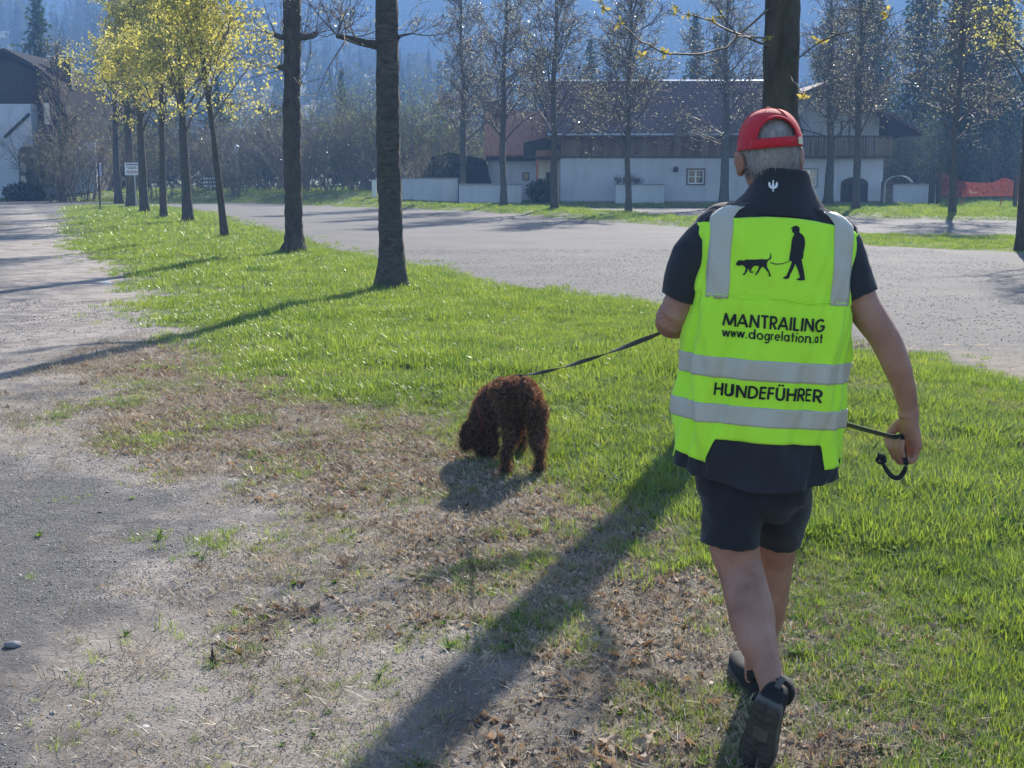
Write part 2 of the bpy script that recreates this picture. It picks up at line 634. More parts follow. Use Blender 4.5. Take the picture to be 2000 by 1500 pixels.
PX, PY, PS, PI_ = [], [], [], []


def addp(x, y, s0, s1, i0, ni, key=None):
    PX.append(x); PY.append(y)
    PS.append(NR.uniform(s0, s1, len(x)) * (.2 + 1.5 * fbm(x * 1.5, y * 1.5, 71, 3)) * (.72 + .28 * sstep(-.3, 1.2, np.maximum(sdist(x, y, STRIP), sdist(x, y, VERGE)))))
    ii = NR.integers(i0, i0 + ni, len(x))
    if ni == 7: ii = np.where((ii >= 5) & (NR.random(len(x)) < .55), NR.integers(0, 5, len(x)), ii)
    PI_.append(ii)


for (y0, y1, dens, s0, s1, i0, ni) in ((1.8, 6, 1350, .7, 1.3, 0, 7), (6, 10, 1000, .8, 1.35, 0, 7), (10, 18, 420, .9, 1.35, 7, 5),
                                       (18, 34, 120, 1.0, 1.5, 7, 5), (34, 72, 26, .9, 1.35, 12, 4)):
    w0, w1 = -.4 * y1 - 2.2, .4 * y1 + 2.2
    w0 = max(w0, -24); w1 = min(w1, 8)
    x, y = sample(int(dens * (w1 - w0) * (y1 - y0)), w0, w1, y0, y1, lambda a, b: grass_d(a, b) * (sdist(a, b, VERGE) < 0) * (sdist(a, b, ISLAND) < -.5))
    addp(x, y, s0, s1, i0, ni)
x, y = sample(int(16 * 90 * 60), -48, 42, 40, 100, lambda a, b: grass_d(a, b) * (sdist(a, b, VERGE) > -1))
addp(x, y, .8, 1.25, 12, 4)
x, y = sample(60 * 14 * 12, 7, 21, 26, 39, lambda a, b: grass_d(a, b) * (sdist(a, b, ISLAND) > -.6))
addp(x, y, .7, 1.1, 12, 4)
# thin tufts out on the bare soil
x, y = sample(60000, -3.2, 2.4, 2.4, 12, lambda a, b: frame(a, b) * np.clip(fbm(a * 2.2, b * 2.2, 83, 3) * 3.6 - 1.45, 0, 1) * sstep(-2.8, -.2, sdist(a, b, STRIP)))
addp(x, y, .4, .95, 0, 7)
# taller tufts left standing round the tree feet
for (tx, ty, rr_) in ((-1.62, 18.56, .55), (-4.3, 27.38, .6), (2.07, 10.87, .45), (-6.87, 33.24, .4), (-10.23, 43.95, .6), (-12.23, 48.86, .5), (-14.5, 55.0, .6), (4.59, 55, .5), (1.79, 58.7, .5), (-.4, 64.7, .5), (14.5, 58.7, .5), (16.4, 51.9, .5)):
    m_ = 90
    a_ = NR.uniform(0, 6.283, m_); q_ = .14 + (rr_ - .14) * NR.random(m_) ** 1.3
    PX.append(tx + q_ * np.cos(a_)); PY.append(ty + q_ * np.sin(a_)); PS.append(NR.uniform(1.1, 1.9, m_)); PI_.append(NR.integers(7, 12, m_))
gx = np.concatenate(PX); gy = np.concatenate(PY); gs = np.concatenate(PS); gi = np.concatenate(PI_)
n = len(gx)
grass = scatter('grass', np.stack([gx, gy, ground_h(gx, gy) - .004], 1), np.stack([NR.normal(0, .12, n), NR.normal(0, .12, n), NR.uniform(0, 6.283, n)], 1), gs, gi,
                src_near + src_mid + src_far, 'short bright green grass covering the strip and the verges', 'grass')

# straw and dead blades
x, y = sample(105000, -4, 3.5, 2.2, 14, lambda a, b: frame(a, b) * np.clip(masks(a, b)[2] * 1.1 + .3 * masks(a, b)[1] * (fbm(a * 2, b * 2, 87, 2) > .46), 0, 1) * .5)
n = len(x)
scatter('dry_grass', np.stack([x, y, ground_h(x, y) + .001], 1), np.stack([NR.normal(0, .2, n), NR.normal(0, .2, n), NR.uniform(0, 6.283, n)], 1), NR.uniform(.5, 1.2, n), NR.integers(0, 5, n),
        src_dry, 'flattened straw coloured dead grass on the trodden soil', 'dry grass')


# fallen leaves: lobed, curled
def leaf_mesh(seed, mat, lobes=5, ln=.05, curl=.4):
    r = random.Random(seed)
    m = lobes * 2 + 1
    V = [(0, 0, 0)]
    for i in range(m):
        a = -2.6 + 5.2 * i / (m - 1)
        q = ln * (r.uniform(.8, 1.05) if i % 2 == 0 else r.uniform(.45, .62)) * (.75 + .25 * math.cos(a))
        V.append((q * math.cos(a), q * math.sin(a), 0))
    ax = r.uniform(0, 3.14); c, s = math.cos(ax), math.sin(ax)
    W = []
    for x, y, z in V:
        u = x * c + y * s; w = -x * s + y * c
        W.append((x, y, curl * (u * u / ln) * r.uniform(.7, 1.3) - .25 * curl * w * w / ln + r.uniform(-.002, .002)))
    F = [(0, i, i + 1) for i in range(1, m)]
    me = mesh_np('leaf', W, F); me.materials.append(mat)
    return me


src_lit = [leaf_mesh(500 + i, M_LITTER, RND.choice((3, 4, 5)), RND.uniform(.014, .034), RND.uniform(.2, 1.1)) for i in range(12)]
x, y = sample(120000, -4, 3.5, 2.2, 13, lambda a, b: frame(a, b) * np.clip(masks(a, b)[2] * fbm(a * 2.4, b * 2.4, 91, 3) * 2.9 - .48 + .035 + .35 * sstep(4.6, 3.4, b) * sstep(-.8, .6, a), 0, 1) * .8)
n = len(x)
scatter('leaf_litter', np.stack([x, y, ground_h(x, y) + .006], 1), np.stack([NR.normal(0, .45, n), NR.normal(0, .45, n), NR.uniform(0, 6.283, n)], 1), NR.uniform(.5, 1.35, n), NR.integers(0, 12, n),
        src_lit, 'pale brown curled dead leaves littering the soil and grass edge', 'leaf litter')


# pebbles
def pebble(seed):
    r = random.Random(seed)
    bm = bmesh.new()
    bmesh.ops.create_icosphere(bm, subdivisions=1, radius=1)
    for v in bm.verts:
        v.co *= r.uniform(.75, 1.15); v.co.z *= .55; v.co.x *= 1.15
    me = bpy.data.meshes.new('pebble'); bm.to_mesh(me); bm.free()
    me.materials.append(M_PEB)
    return me


def mat_pebble():
    m, nt, out = new_mat('pebble')
    b = N(nt, 'ShaderNodeBsdfPrincipled'); b.inputs['Roughness'].default_value = .75
    r = N(nt, 'ShaderNodeObjectInfo').outputs['Random']
    nt.links.new(ramp(nt, r, [(0, (.05, .047, .045)), (.45, (.14, .13, .125)), (.85, (.26, .245, .23)), (1, (.45, .43, .4))]), b.inputs['Base Color'])
    nt.links.new(b.outputs[0], out.inputs[0])
    return m


M_PEB = mat_pebble()
src_peb = [pebble(600 + i) for i in range(6)]
_px, _py, _ps = [], [], []
for (n0, a0, a1, b0, b1, s0, s1, k) in ((330000, -4, 2.0, 2.2, 8, .0012, .0048, .75), (90000, -7, 0, 8, 18, .003, .009, .6), (90000, -3, 9, 10.5, 30, .004, .012, .6), (1500, -4, 3, 2.5, 12, .007, .014, .3)):
    x, y = sample(n0, a0, a1, b0, b1, lambda a, b: frame(a, b) * np.clip((1 - masks(a, b)[0]) * (1 - .5 * masks(a, b)[2]) * (fbm(a * 1.3, b * 1.3, 97, 4) * 2.4 - .6), 0, 1) * k)
    _px.append(x); _py.append(y); _ps.append(NR.uniform(s0, s1, len(x)))
x = np.concatenate(_px); y = np.concatenate(_py); n = len(x)
scatter('gravel', np.stack([x, y, ground_h(x, y)], 1), np.stack([NR.normal(0, .3, n), NR.normal(0, .3, n), NR.uniform(0, 6.283, n)], 1), np.concatenate(_ps), NR.integers(0, 6, n),
        src_peb, 'loose grey gravel stones on the path and the lot', 'gravel')
# ------------------------------------------------------------------ mountain and wooded slopes
def terrain(name, x0, x1, y0, y1, nx, ny, fn, mat):
    X, Y = np.meshgrid(np.linspace(x0, x1, nx), np.linspace(y0, y1, ny))
    Z = fn(X, Y)
    i = np.arange(nx * ny).reshape(ny, nx)
    F = np.stack([i[:-1, :-1], i[:-1, 1:], i[1:, 1:], i[1:, :-1]], -1).reshape(-1, 4)
    o = link(name, mesh_np(name, np.stack([X.ravel(), Y.ravel(), Z.ravel()], 1), F), mat, None, True)
    tag(o, kind='structure')
    return o


def mountain_h(x, y):
    t = np.clip((y - 455 + 30 * np.sin(x * .006)) / 230, 0, 1.8)
    h = 8 + 125 * np.minimum(t, 1) ** .95 - 40 * np.clip(t - 1, 0, 1)
    h = h + (fbm(x * .012, y * .012, 3, 5) - .5) * 34 * np.minimum(1, t * 3)
    return h


def hill_h(x, y):
    """lower wooded foot slope in front of the mountain, falling to the right"""
    t = np.clip((y - 250) / 190, 0, 1)
    top = 12 + 26 * sstep(60, -150, x) + 26 * sstep(60, 190, x)
    return 4 + top * np.sin(t * math.pi * .5) * (1 + .5 * (fbm(x * .02, y * .02, 9, 3) - .5)) - 60 * sstep(.0, 1, np.clip((y - 420) / 60, 0, 1))


M_FOREST = mat_simple('forest_floor', [(.3, (.010, .016, .012)), (.55, (.016, .026, .017)), (.8, (.026, .034, .022))], .95, .03, bump=.0, detail=8)
mountain = terrain('mountain', -900, 1000, 425, 900, 150, 60, mountain_h, M_FOREST)
hill = terrain('hill', -520, 560, 245, 480, 110, 40, hill_h, M_FOREST)

M_NEEDLE = mat_leaf('spruce_needles', (.012, .030, .014), (.040, .070, .026), trans=.25, rough=.6, gloss=.02, tint=(1.2, 1.2, .6), inst=False, nscale=.6)
M_NEEDLE_FAR = mat_leaf('far_spruce', (.008, .017, .011), (.024, .036, .02), trans=.15, rough=.6, gloss=.0, tint=(1.2, 1.2, .7), inst=True, nscale=.02)
M_BARK_D = mat_simple('dark_bark', [(.3, (.045, .036, .03)), (.7, (.12, .098, .082))], .9, 9, (1, 1, .35), .6, 30)


def far_spruce(seed):
    r = random.Random(seed)
    V, F = [], []
    for k in range(9):
        z0 = .08 + .92 * k / 9; rad = .17 * (1 - k / 9.3) * r.uniform(.8, 1.15)
        b = len(V); V.append((0, 0, min(1.02, z0 + .22)))
        m = 9
        for i in range(m):
            a = 6.283 * (i + r.random() * .7) / m; q = rad * r.uniform(.55, 1.15)
            V.append((q * math.cos(a), q * math.sin(a), z0 - q * .35 * r.random()))
        F += [(b, b + 1 + i, b + 1 + (i + 1) % m) for i in range(m)]
    me = mesh_np('spruce', V, F); me.materials.append(M_NEEDLE_FAR)
    return me


def far_broad(seed):
    """rounded bare-crowned tree, seen far off"""
    r = random.Random(seed)
    V, F = [], []
    for k in range(110):
        u = Vector((r.gauss(0, 1), r.gauss(0, 1), r.gauss(0, 1))).normalized() * (r.random() ** .4)
        p = Vector((u.x * .28, u.y * .28, .58 + u.z * .42)); s = r.uniform(.03, .09)
        b = len(V)
        for i in range(3):
            V.append(tuple(p + Vector((r.uniform(-s, s), r.uniform(-s, s), r.uniform(-s, s)))))
        F.append((b, b + 1, b + 2))
    me = mesh_np('broad', V, F); me.materials.append(M_FARBROAD)
    return me


M_FARBROAD = mat_leaf('far_bare_crown', (.03, .03, .024), (.06, .062, .035), trans=.3, gloss=.0, inst=True, nscale=.02)
fx, fy, fs_, fi = [], [], [], []
x = NR.uniform(-330, 400, 9000); y = NR.uniform(440, 700, 9000)
k = np.abs(x) < .45 * y + 30
fx.append(x[k]); fy.append(y[k]); fs_.append(NR.uniform(10, 19, k.sum())); fi.append(NR.choice([0, 1, 2, 3, 4], k.sum(), p=[.28, .28, .28, .08, .08]))
fx = np.concatenate(fx); fy = np.concatenate(fy); fs_ = np.concatenate(fs_); fi = np.concatenate(fi)
n = len(fx)
scatter('mountain_forest', np.stack([fx, fy, mountain_h(fx, fy) - 1], 1), np.stack([np.zeros(n), np.zeros(n), NR.uniform(0, 6.28, n)], 1), fs_, fi,
        [far_spruce(1), far_spruce(2), far_spruce(3), far_broad(4), far_broad(5)], 'dark hazy forest covering the steep mountainside', 'forest')
x = NR.uniform(-240, 300, 1500); y = NR.uniform(255, 440, 1500)
k = np.abs(x) < .45 * y + 20
x, y = x[k], y[k]; n = len(x)
scatter('hill_wood', np.stack([x, y, hill_h(x, y) - .6], 1), np.stack([np.zeros(n), np.zeros(n), NR.uniform(0, 6.28, n)], 1), NR.uniform(8, 16, n), NR.choice([0, 1, 2, 3, 4], n, p=[.2, .2, .2, .2, .2]),
        [far_spruce(6), far_spruce(7), far_spruce(8), far_broad(9), far_broad(10)], 'mixed wood of spruce and bare trees on the low slope', 'wood')

x = NR.uniform(-46, 52, 420); y = NR.uniform(97, 128, 420); n = len(x)
scatter('undergrowth', np.stack([x, y, ground_h(x, y) - .9], 1), np.stack([np.zeros(n), np.zeros(n), NR.uniform(0, 6.28, n)], 1), NR.uniform(3.2, 7.5, n), NR.integers(0, 3, n),
        [far_broad(11), far_broad(12), far_broad(13)], 'dark tangled undergrowth at the foot of the slope behind the houses', 'undergrowth')

# ------------------------------------------------------------------ trees
class Quads:
    """small leaf faces, collected and built at once"""
    def __init__(self): self.p = []; self.s = []
    def add(self, p, s): self.p.append((p[0], p[1], p[2])); self.s.append(s)
    def build(self, name, mat, parent, aspect=.6, seed=1, droop=0.0, cup=0.0):
        r = np.random.default_rng(seed)
        P = np.array(self.p); S = np.array(self.s)[:, None]
        n = len(P)
        A = r.normal(size=(n, 3)); A[:, 2] -= droop
        A /= np.linalg.norm(A, axis=1, keepdims=True)
        B = np.cross(A, r.normal(size=(n, 3))); B /= np.linalg.norm(B, axis=1, keepdims=True) + 1e-9
        C = np.cross(A, B)
        V = np.stack([P, P + A * S * .45 + B * S * aspect * .5 + C * S * cup, P + A * S, P + A * S * .45 - B * S * aspect * .5 + C * S * cup], 1).reshape(-1, 3)
        F = np.arange(n * 4).reshape(n, 4)
        me = mesh_np(name, V, F)
        return tag(link(name, me, mat, parent), kind='stuff')


class Twigs:
    """thin three-sided tapering tubes, collected and built at once"""
    def __init__(self): self.V = []; self.F = []
    def seg(self, pts, r0, r1, n=3):
        V, F = self.V, self.F
        m = len(pts)
        for i, p in enumerate(pts):
            d = pts[min(i + 1, m - 1)] - pts[max(0, i - 1)]
            a = d.orthogonal(); a.normalize(); b = d.cross(a); b.normalize()
            q = r0 + (r1 - r0) * i / (m - 1)
            for k in range(n):
                t = 6.2832 * k / n
                c, s = math.cos(t) * q, math.sin(t) * q
                V.append((p.x + a.x * c + b.x * s, p.y + a.y * c + b.y * s, p.z + a.z * c + b.z * s))
        o = len(V) - m * n
        for i in range(m - 1):
            for k in range(n):
                l = (k + 1) % n
                F.append((o + i * n + k, o + i * n + l, o + i * n + n + l, o + i * n + n + k))
    def build(self, name, mat, parent):
        return tag(link(name, mesh_np(name, self.V, self.F), mat, parent, True), kind='stuff')


def rvec(r): return Vector((r.gauss(0, 1), r.gauss(0, 1), r.gauss(0, 1)))


def limb_path(r, p, d, L, n, wob, lift):
    pts = [p.copy()]
    q = p.copy(); d = d.normalized()
    for i in range(n):
        d = (d + rvec(r) * wob + Vector((0, 0, lift))).normalized()
        q = q + d * (L / n)
        pts.append(q.copy())
    return pts, d


def branch(r, tw, lv, p, d, L, rad, level, P):
    n = 4 if level < 2 else 3
    pts, e = limb_path(r, p, d, L, n, P['wob'], P['lift'] * (1 if level < 2 else .5))
    tw.seg(pts, rad, max(P['rmin'], rad * .35), 5 if level == 0 else 3)
    if level >= P['depth']:
        for i in range(P['leaves']):
            k = r.random(); q = pts[-1] if k > .75 else pts[r.randrange(1, len(pts))]
            q = q + rvec(r) * P['spread']
            if P.get('puff'):
                for j in range(P['puff']): lv.add(q + rvec(r) * P['psize'], r.uniform(.6, 1.2) * P['lsize'])
            else:
                lv.add(q, r.uniform(.6, 1.3) * P['lsize'])
        return
    kids = P['kids'][level]
    for i in range(kids):
        t = .25 + .75 * (i + r.random()) / kids
        k = min(n - 1, int(t * n)); f = t * n - k
        q = pts[k].lerp(pts[k + 1], min(1, f))
        ax = (pts[k + 1] - pts[k]).normalized()
        s = ax.orthogonal(); s.rotate(Quaternion(ax, r.uniform(0, 6.283)))
        ang = r.uniform(*P['ang'])
        nd = ax * math.cos(ang) + s * math.sin(ang)
        branch(r, tw, lv, q, nd, L * r.uniform(.4, .68) * (1.05 - .35 * t), max(P['rmin'], rad * .5), level + 1, P)


def trunk_mesh(mb, base, top, r0, r1, seed, lean=0.0, n=14, seg=26, flare=1.35, lump=.06, wob=.02):
    r = random.Random(seed)
    pts, rad = [], []
    H = (top - base).length
    ph = [r.uniform(0, 6.28) for _ in range(4)]
    for i in range(seg + 1):
        t = i / seg
        p = base.lerp(top, t)
        p = p + Vector((math.sin(t * 5 + ph[0]) + .5 * math.sin(t * 13 + ph[1]), math.sin(t * 4 + ph[2]), 0)) * wob * H * .12 * min(1, t * 4)
        q = r0 + (r1 - r0) * t
        q *= 1 + (flare - 1) * math.exp(-t * H / .22)
        q *= 1 + lump * r.uniform(-1, 1)
        pts.append(p); rad.append(q)
    pts[0] = pts[0] - Vector((0, 0, .12))
    b = len(mb.v)
    mb.tube(pts, rad, n)
    # uneven cross section
    m = len(pts)
    for i in range(m):
        for k in range(n):
            v = Vector(mb.v[b + i * n + k]); c = pts[i]
            w = 1 + lump * .9 * math.sin(k * 2.1 + i * .7 + ph[3]) + lump * r.uniform(-.5, .5)
            v = c + (v - c) * w
            mb.v[b + i * n + k] = tuple(v)
    return pts, rad


def bark(name, dark, light, zs=.3, sc=8.0, bump=.8):
    m, nt, out = new_mat(name)
    b = N(nt, 'ShaderNodeBsdfPrincipled'); b.inputs['Roughness'].default_value = .92
    b.inputs['Specular IOR Level'].default_value = .2
    v = coords(nt, (1, 1, zs))
    v2 = coords(nt, (1, 1, 1))
    f = noise(nt, v, sc, 7, .7, .6)
    g = noise(nt, v2, 2.2, 4, .6)
    c = mixc(nt, ramp(nt, g, [(.35, (0, 0, 0)), (.68, (.6, .6, .6))]), ramp(nt, f, [(.32, dark), (.68, light)]), (.085, .095, .06))
    nt.links.new(c, b.inputs['Base Color'])
    bp = N(nt, 'ShaderNodeBump'); bp.inputs['Strength'].default_value = bump; bp.inputs['Distance'].default_value = .06
    nt.links.new(noise(nt, v, sc * 2.4, 7, .7, .8), bp.inputs['Height'])
    nt.links.new(bp.outputs[0], b.inputs['Normal'])
    nt.links.new(b.outputs[0], out.inputs[0])
    return m


M_BARK1 = bark('maple_bark', (.05, .042, .036), (.20, .175, .15), 2.6, 7, 1.0)
M_BARK2 = bark('rough_bark', (.035, .027, .023), (.15, .118, .097), .5, 6, 1.0)
M_BARK3 = bark('young_bark', (.06, .05, .043), (.16, .135, .115), .6, 14)
M_TWIG = mat_simple('twigs', [(.3, (.07, .055, .045)), (.7, (.17, .14, .115))], .7, 4, spec=.2)
M_TWIG_F = mat_simple('bush_twigs', [(.3, (.10, .078, .062)), (.7, (.22, .18, .145))], .75, 1.5, spec=.15)
M_YELLOW = mat_leaf('maple_blossom', (.34, .32, .07), (.56, .52, .17), trans=.55, gloss=.03, tint=(1.15, 1.12, .75), inst=False, nscale=1.5)
M_BUD = mat_leaf('young_leaf', (.20, .22, .07), (.42, .38, .16), trans=.5, gloss=.10, rough=.3, tint=(1.2, 1.1, .6), inst=False, nscale=2)
M_BUDW = mat_leaf('glossy_bud', (.26, .23, .16), (.50, .48, .36), trans=.4, gloss=.07, rough=.3, tint=(1.1, 1.1, .7), inst=False, nscale=2)
M_GREENB = mat_leaf('shrub_leaf', (.08, .13, .03), (.24, .30, .09), trans=.45, gloss=.05, inst=False, nscale=.8)


def make_tree(name, label, base, H, r0, r1, seed, P, limbs, crown0, leafmat, barkmat, top=None, group=None, reach=(.9, 1.6), upang=(.5, 1.1), leaf_aspect=.6, leader=True, cat='tree', nseg=26, nside=14, lump=.06, wob=.02):
    r = random.Random(seed)
    bx, by = base
    z = gz(bx, by)
    e = empty(name, (bx, by, z))
    tag(e, label, cat, group)
    mb = MB()
    topv = Vector(top) if top else Vector((r.uniform(-.1, .1), r.uniform(-.1, .1), H))
    pts, rad = trunk_mesh(mb, Vector((0, 0, 0)), topv, r0, r1, seed + 1, n=nside, seg=nseg, lump=lump, wob=wob)
    tr = mb.build('trunk', barkmat, e, True)
    tw = Twigs(); lv = Quads()
    m = len(pts) - 1
    for i in range(limbs):
        t = crown0 + (1 - crown0) * (i + r.random() * .8) / limbs
        k = min(m - 1, int(t * m))
        p = pts[k].lerp(pts[k + 1], t * m - k)
        az = i * 2.4 + r.uniform(-.5, .5)
        el = r.uniform(*upang) + .4 * t
        d = Vector((math.cos(az) * math.cos(el), math.sin(az) * math.cos(el), math.sin(el)))
        L = r.uniform(*reach) * (1.15 - .6 * (t - crown0) / (1 - crown0 + 1e-6))
        branch(r, tw, lv, p, d, L, max(P['rmin'] * 1.5, rad[k] * .33), 0, P)
    if leader:
        for i in range(3):
            branch(r, tw, lv, pts[-1], Vector((r.gauss(0, .3), r.gauss(0, .3), 1)), reach[0] * .9, rad[-1] * .8, 0, P)
    cr = tw.build('crown', M_TWIG, e)
    if lv.p: lv.build('leaves', leafmat, cr, leaf_aspect, seed + 5)
    return e
# ------------------------------------------------------------------ the row on the grass strip
P_YEL = dict(wob=.13, lift=.05, rmin=.006, depth=2, kids=(5, 4), ang=(.45, 1.0), leaves=9, spread=.13, lsize=.10, puff=4, psize=.05)
P_YEL2 = dict(P_YEL, leaves=4)
ROWG = 'trees in a row on the grass strip'
for (nm, lab, px, py, H, r0, r1, seed, P, limbs, c0, mt, reach, topx) in (
        ('maple_tree', 'slim leaning young tree with sparse yellow blossom, nearest of the yellow-crowned trees', 440, 472, 6.0, .095, .03, 31, P_YEL2, 18, .46, M_YELLOW, (1.3, 2.1), -.55),
        ('maple_tree', 'yellow-blossoming tree with a stout straight trunk, second of the yellow-crowned trees', 368, 440, 6.6, .17, .06, 32, P_YEL, 20, .40, M_YELLOW, (1.6, 2.8), -.15),
        ('maple_tree', 'yellow-blossoming tree with a slender trunk, third of the yellow-crowned trees', 320, 430, 7.0, .13, .05, 33, P_YEL, 20, .40, M_YELLOW, (1.8, 3.0), .1),
        ('maple_tree', 'yellow-blossoming tree with broad crown, just in front of the trunk with the white sign', 283, 420, 7.6, .185, .06, 34, P_YEL, 24, .38, M_YELLOW, (1.9, 3.2), -.1)):
    bx, by = ground_at(px, py)
    make_tree(nm, lab, (bx, by), H, r0, r1, seed, P, limbs, c0, mt, M_BARK3, top=(topx, .1, H), group=ROWG, reach=reach, nseg=20, nside=10)

P_BARE = dict(wob=.16, lift=.05, rmin=.005, depth=2, kids=(6, 5), ang=(.4, 1.0), leaves=1, spread=.08, lsize=.075)
bx, by = ground_at(257, 408)
make_tree('maple_tree', 'bare tree with thick pale trunk carrying the white sign', (bx, by), 8.5, .24, .07, 35, P_BARE, 18, .38, M_BUD, M_BARK1, group=ROWG, reach=(1.4, 2.4), nseg=20, nside=10)
make_tree('maple_tree', 'bare dark tree between the blue pole and the tree with the white sign', (-21.6, 76.5), 8.5, .22, .06, 36, P_BARE, 18, .35, M_BUD, M_BARK2, group=ROWG, reach=(1.5, 2.6), nseg=18, nside=9)
make_tree('maple_tree', 'bare dark tree left of the blue pole in front of the dark-roofed house', (-26.4, 82.0), 8.0, .2, .06, 37, P_BARE, 18, .3, M_BUD, M_BARK2, group=ROWG, reach=(1.5, 2.6), nseg=18, nside=9)


# the two big pollarded trunks: straight stem, burls and cut stubs, thin whippy shoots
def pollard(label, px, py, H, r0, r1, seed, barkm, stubs, lump, shoots, topx=0.0):
    r = random.Random(seed)
    bx, by = ground_at(px, py)
    e = empty('pollarded_tree', (bx, by, gz(bx, by)))
    tag(e, label, 'tree', 'trees in a row on the grass strip')
    mb = MB()
    pts, rad = trunk_mesh(mb, Vector((0, 0, 0)), Vector((topx, .05, H)), r0, r1, seed, n=28, seg=90, flare=1.75, lump=lump, wob=.02)
    mb.build('trunk', barkm, e, True)
    P = dict(wob=.2, lift=.06, rmin=.0035, depth=2, kids=(4, 3), ang=(.4, 1.0), leaves=1, spread=.05, lsize=.05)
    for (z, az, L, q, el, nshoot) in stubs:
        k = min(len(pts) - 2, int(z / H * (len(pts) - 1)))
        p = pts[k]
        d = Vector((math.cos(az) * math.cos(el), math.sin(az) * math.cos(el), math.sin(el)))
        s = MB()
        path = [p + d * rad[k] * .35]
        rr = [q * 1.35]
        dd = d.copy()
        for i in range(5):
            dd = (dd + rvec(r) * .16 + Vector((0, 0, .05))).normalized()
            path.append(path[-1] + dd * L / 5); rr.append(q * (1.1 - .12 * i + r.uniform(-.1, .12)))
        rr[-1] *= 1.15
        path.append(path[-1] + dd * q * .35); rr.append(q * .55)
        s.tube(path, rr, 10)
        lb = s.build('limb', barkm, e, True)
        tw = Twigs(); lv = Quads()
        for i in range(nshoot):
            t = path[r.randrange(2, 6)]
            sd_ = (rvec(r) * .55 + Vector((0, 0, r.uniform(.1, .9))) + d * .5).normalized()
            branch(r, tw, lv, t, sd_, r.uniform(.5, 1.3), .010, 0, P)
        if nshoot:
            tw.build('shoots', M_TWIG, lb)
            if lv.p: lv.build('buds', M_BUDW, lb, .4, seed + 3)
    tw = Twigs(); lv = Quads()
    for i in range(shoots):
        z = r.uniform(.45, .98) * H
        k = min(len(pts) - 2, int(z / H * (len(pts) - 1)))
        az = r.uniform(0, 6.28)
        d = Vector((math.cos(az), math.sin(az), r.uniform(.1, .8))).normalized()
        branch(r, tw, lv, pts[k] + d * rad[k] * .7, d, r.uniform(.5, 1.5), .009, 0, P)
    tw.build('crown', M_TWIG, e)
    return e


# limbs: height, azimuth, length, thickness, elevation, shoots
pollard('tall straight grey pollarded trunk with one short thick limb, nearest in the row', 765, 575, 6.4, .162, .135, 41, M_BARK1,
        [(3.22, 3.05, .62, .055, .05, 10), (3.2, .1, .16, .05, .5, 2), (4.6, 2.9, 1.2, .06, .5, 9), (4.9, .3, 1.1, .06, .5, 9), (2.02, .0, .06, .06, .1, 0), (5.6, 1.5, 1.4, .05, .6, 8)], .042, 7, -.02)
pollard('knobbly dark pollarded trunk with burls and cut stubs, second in the row', 575, 500, 7.2, .168, .155, 42, M_BARK2,
        [(4.2, 3.0, .28, .07, .15, 8), (4.2, .15, .42, .075, .25, 12), (3.66, 3.1, .2, .075, -.05, 4), (3.3, .2, .1, .10, .1, 3), (2.15, .0, .05, .09, 0, 0), (1.05, 3.1, .05, .07, 0, 0),
         (5.2, 2.6, 1.0, .07, .5, 12), (5.4, .4, .9, .07, .6, 12), (6.2, 1.6, 1.2, .06, .7, 10)], .085, 14, .06)

# the tree behind the man: only its upper trunk, its shadow and hanging twigs show
e = empty('maple_tree', (2.07, 10.87, gz(2.07, 10.87)))
tag(e, 'dark trunk directly behind the man in the red cap, with hanging twigs of opening leaves', 'tree')
mb = MB()
pts, rad = trunk_mesh(mb, Vector((0, 0, 0)), Vector((.02, .1, 5.6)), .15, .115, 51, n=20, seg=50, lump=.03, wob=.01)
mb.build('trunk', M_BARK2, e, True)
M_OPEN = mat_leaf('opening_leaf', (.26, .25, .06), (.46, .38, .14), trans=.5, gloss=.05, tint=(1.2, 1.1, .55), inst=False, nscale=9)


def twig_line(px, Y, r0, tw, lv, r, every=2, base=None):
    """a hanging twig through given photograph points, with knots of young leaves"""
    P3 = [at(a, b, y) - Vector(e.location) for (a, b), y in zip(px, Y)]
    fine = []
    for i in range(len(P3) - 1):
        for t in (0, .33, .66): fine.append(P3[i].lerp(P3[i + 1], t) + rvec(r) * .004)
    fine.append(P3[-1])
    tw.seg(fine, r0, .0022, 5)
    for k in every:
        q = P3[k]
        for j in range(12): lv.add(q + rvec(r) * .012, r.uniform(.03, .058))
    return P3


r = random.Random(52)
limbs = ((3.05, 3.3, .8, .035), (3.5, 5.6, .8, .035), (4.8, 1.2, 1.6, .05), (5.0, 2.6, 1.6, .05), (5.2, .2, 1.6, .045), (5.3, 4.4, 1.5, .04), (5.5, 1.9, 1.6, .04))
P_T = dict(wob=.16, lift=.05, rmin=.004, depth=2, kids=(4, 3), ang=(.4, 1.0), leaves=2, spread=.03, lsize=.05, puff=3, psize=.02)
tw = Twigs(); lv = Quads()
for (z, az, L, q) in limbs:
    k = min(len(pts) - 2, int(z / 5.6 * 50))
    branch(r, tw, lv, pts[k], Vector((math.cos(az), math.sin(az), .5)), L, q, 0, P_T)
cr = tw.build('crown', M_TWIG, e)
lv.build('leaves', M_OPEN, cr, .55, 53)
tw = Twigs(); lv = Quads()
twig_line([(1500, 20), (1420, 92), (1370, 106), (1300, 104), (1250, 80), (1212, 46), (1180, 18), (1172, 2)], [10.6, 10.2, 10, 9.9, 9.8, 9.8, 9.7, 9.7], .010, tw, lv, r, (3, 5, 6, 7))
twig_line([(1500, 90), (1430, 62), (1390, 40), (1345, 28), (1320, 20)], [10.6, 10.2, 10, 9.9, 9.8], .010, tw, lv, r, (2, 3, 4))
twig_line([(1300, 117), (1270, 116), (1250, 110)], [9.9, 9.8, 9.8], .004, tw, lv, r, (2,))
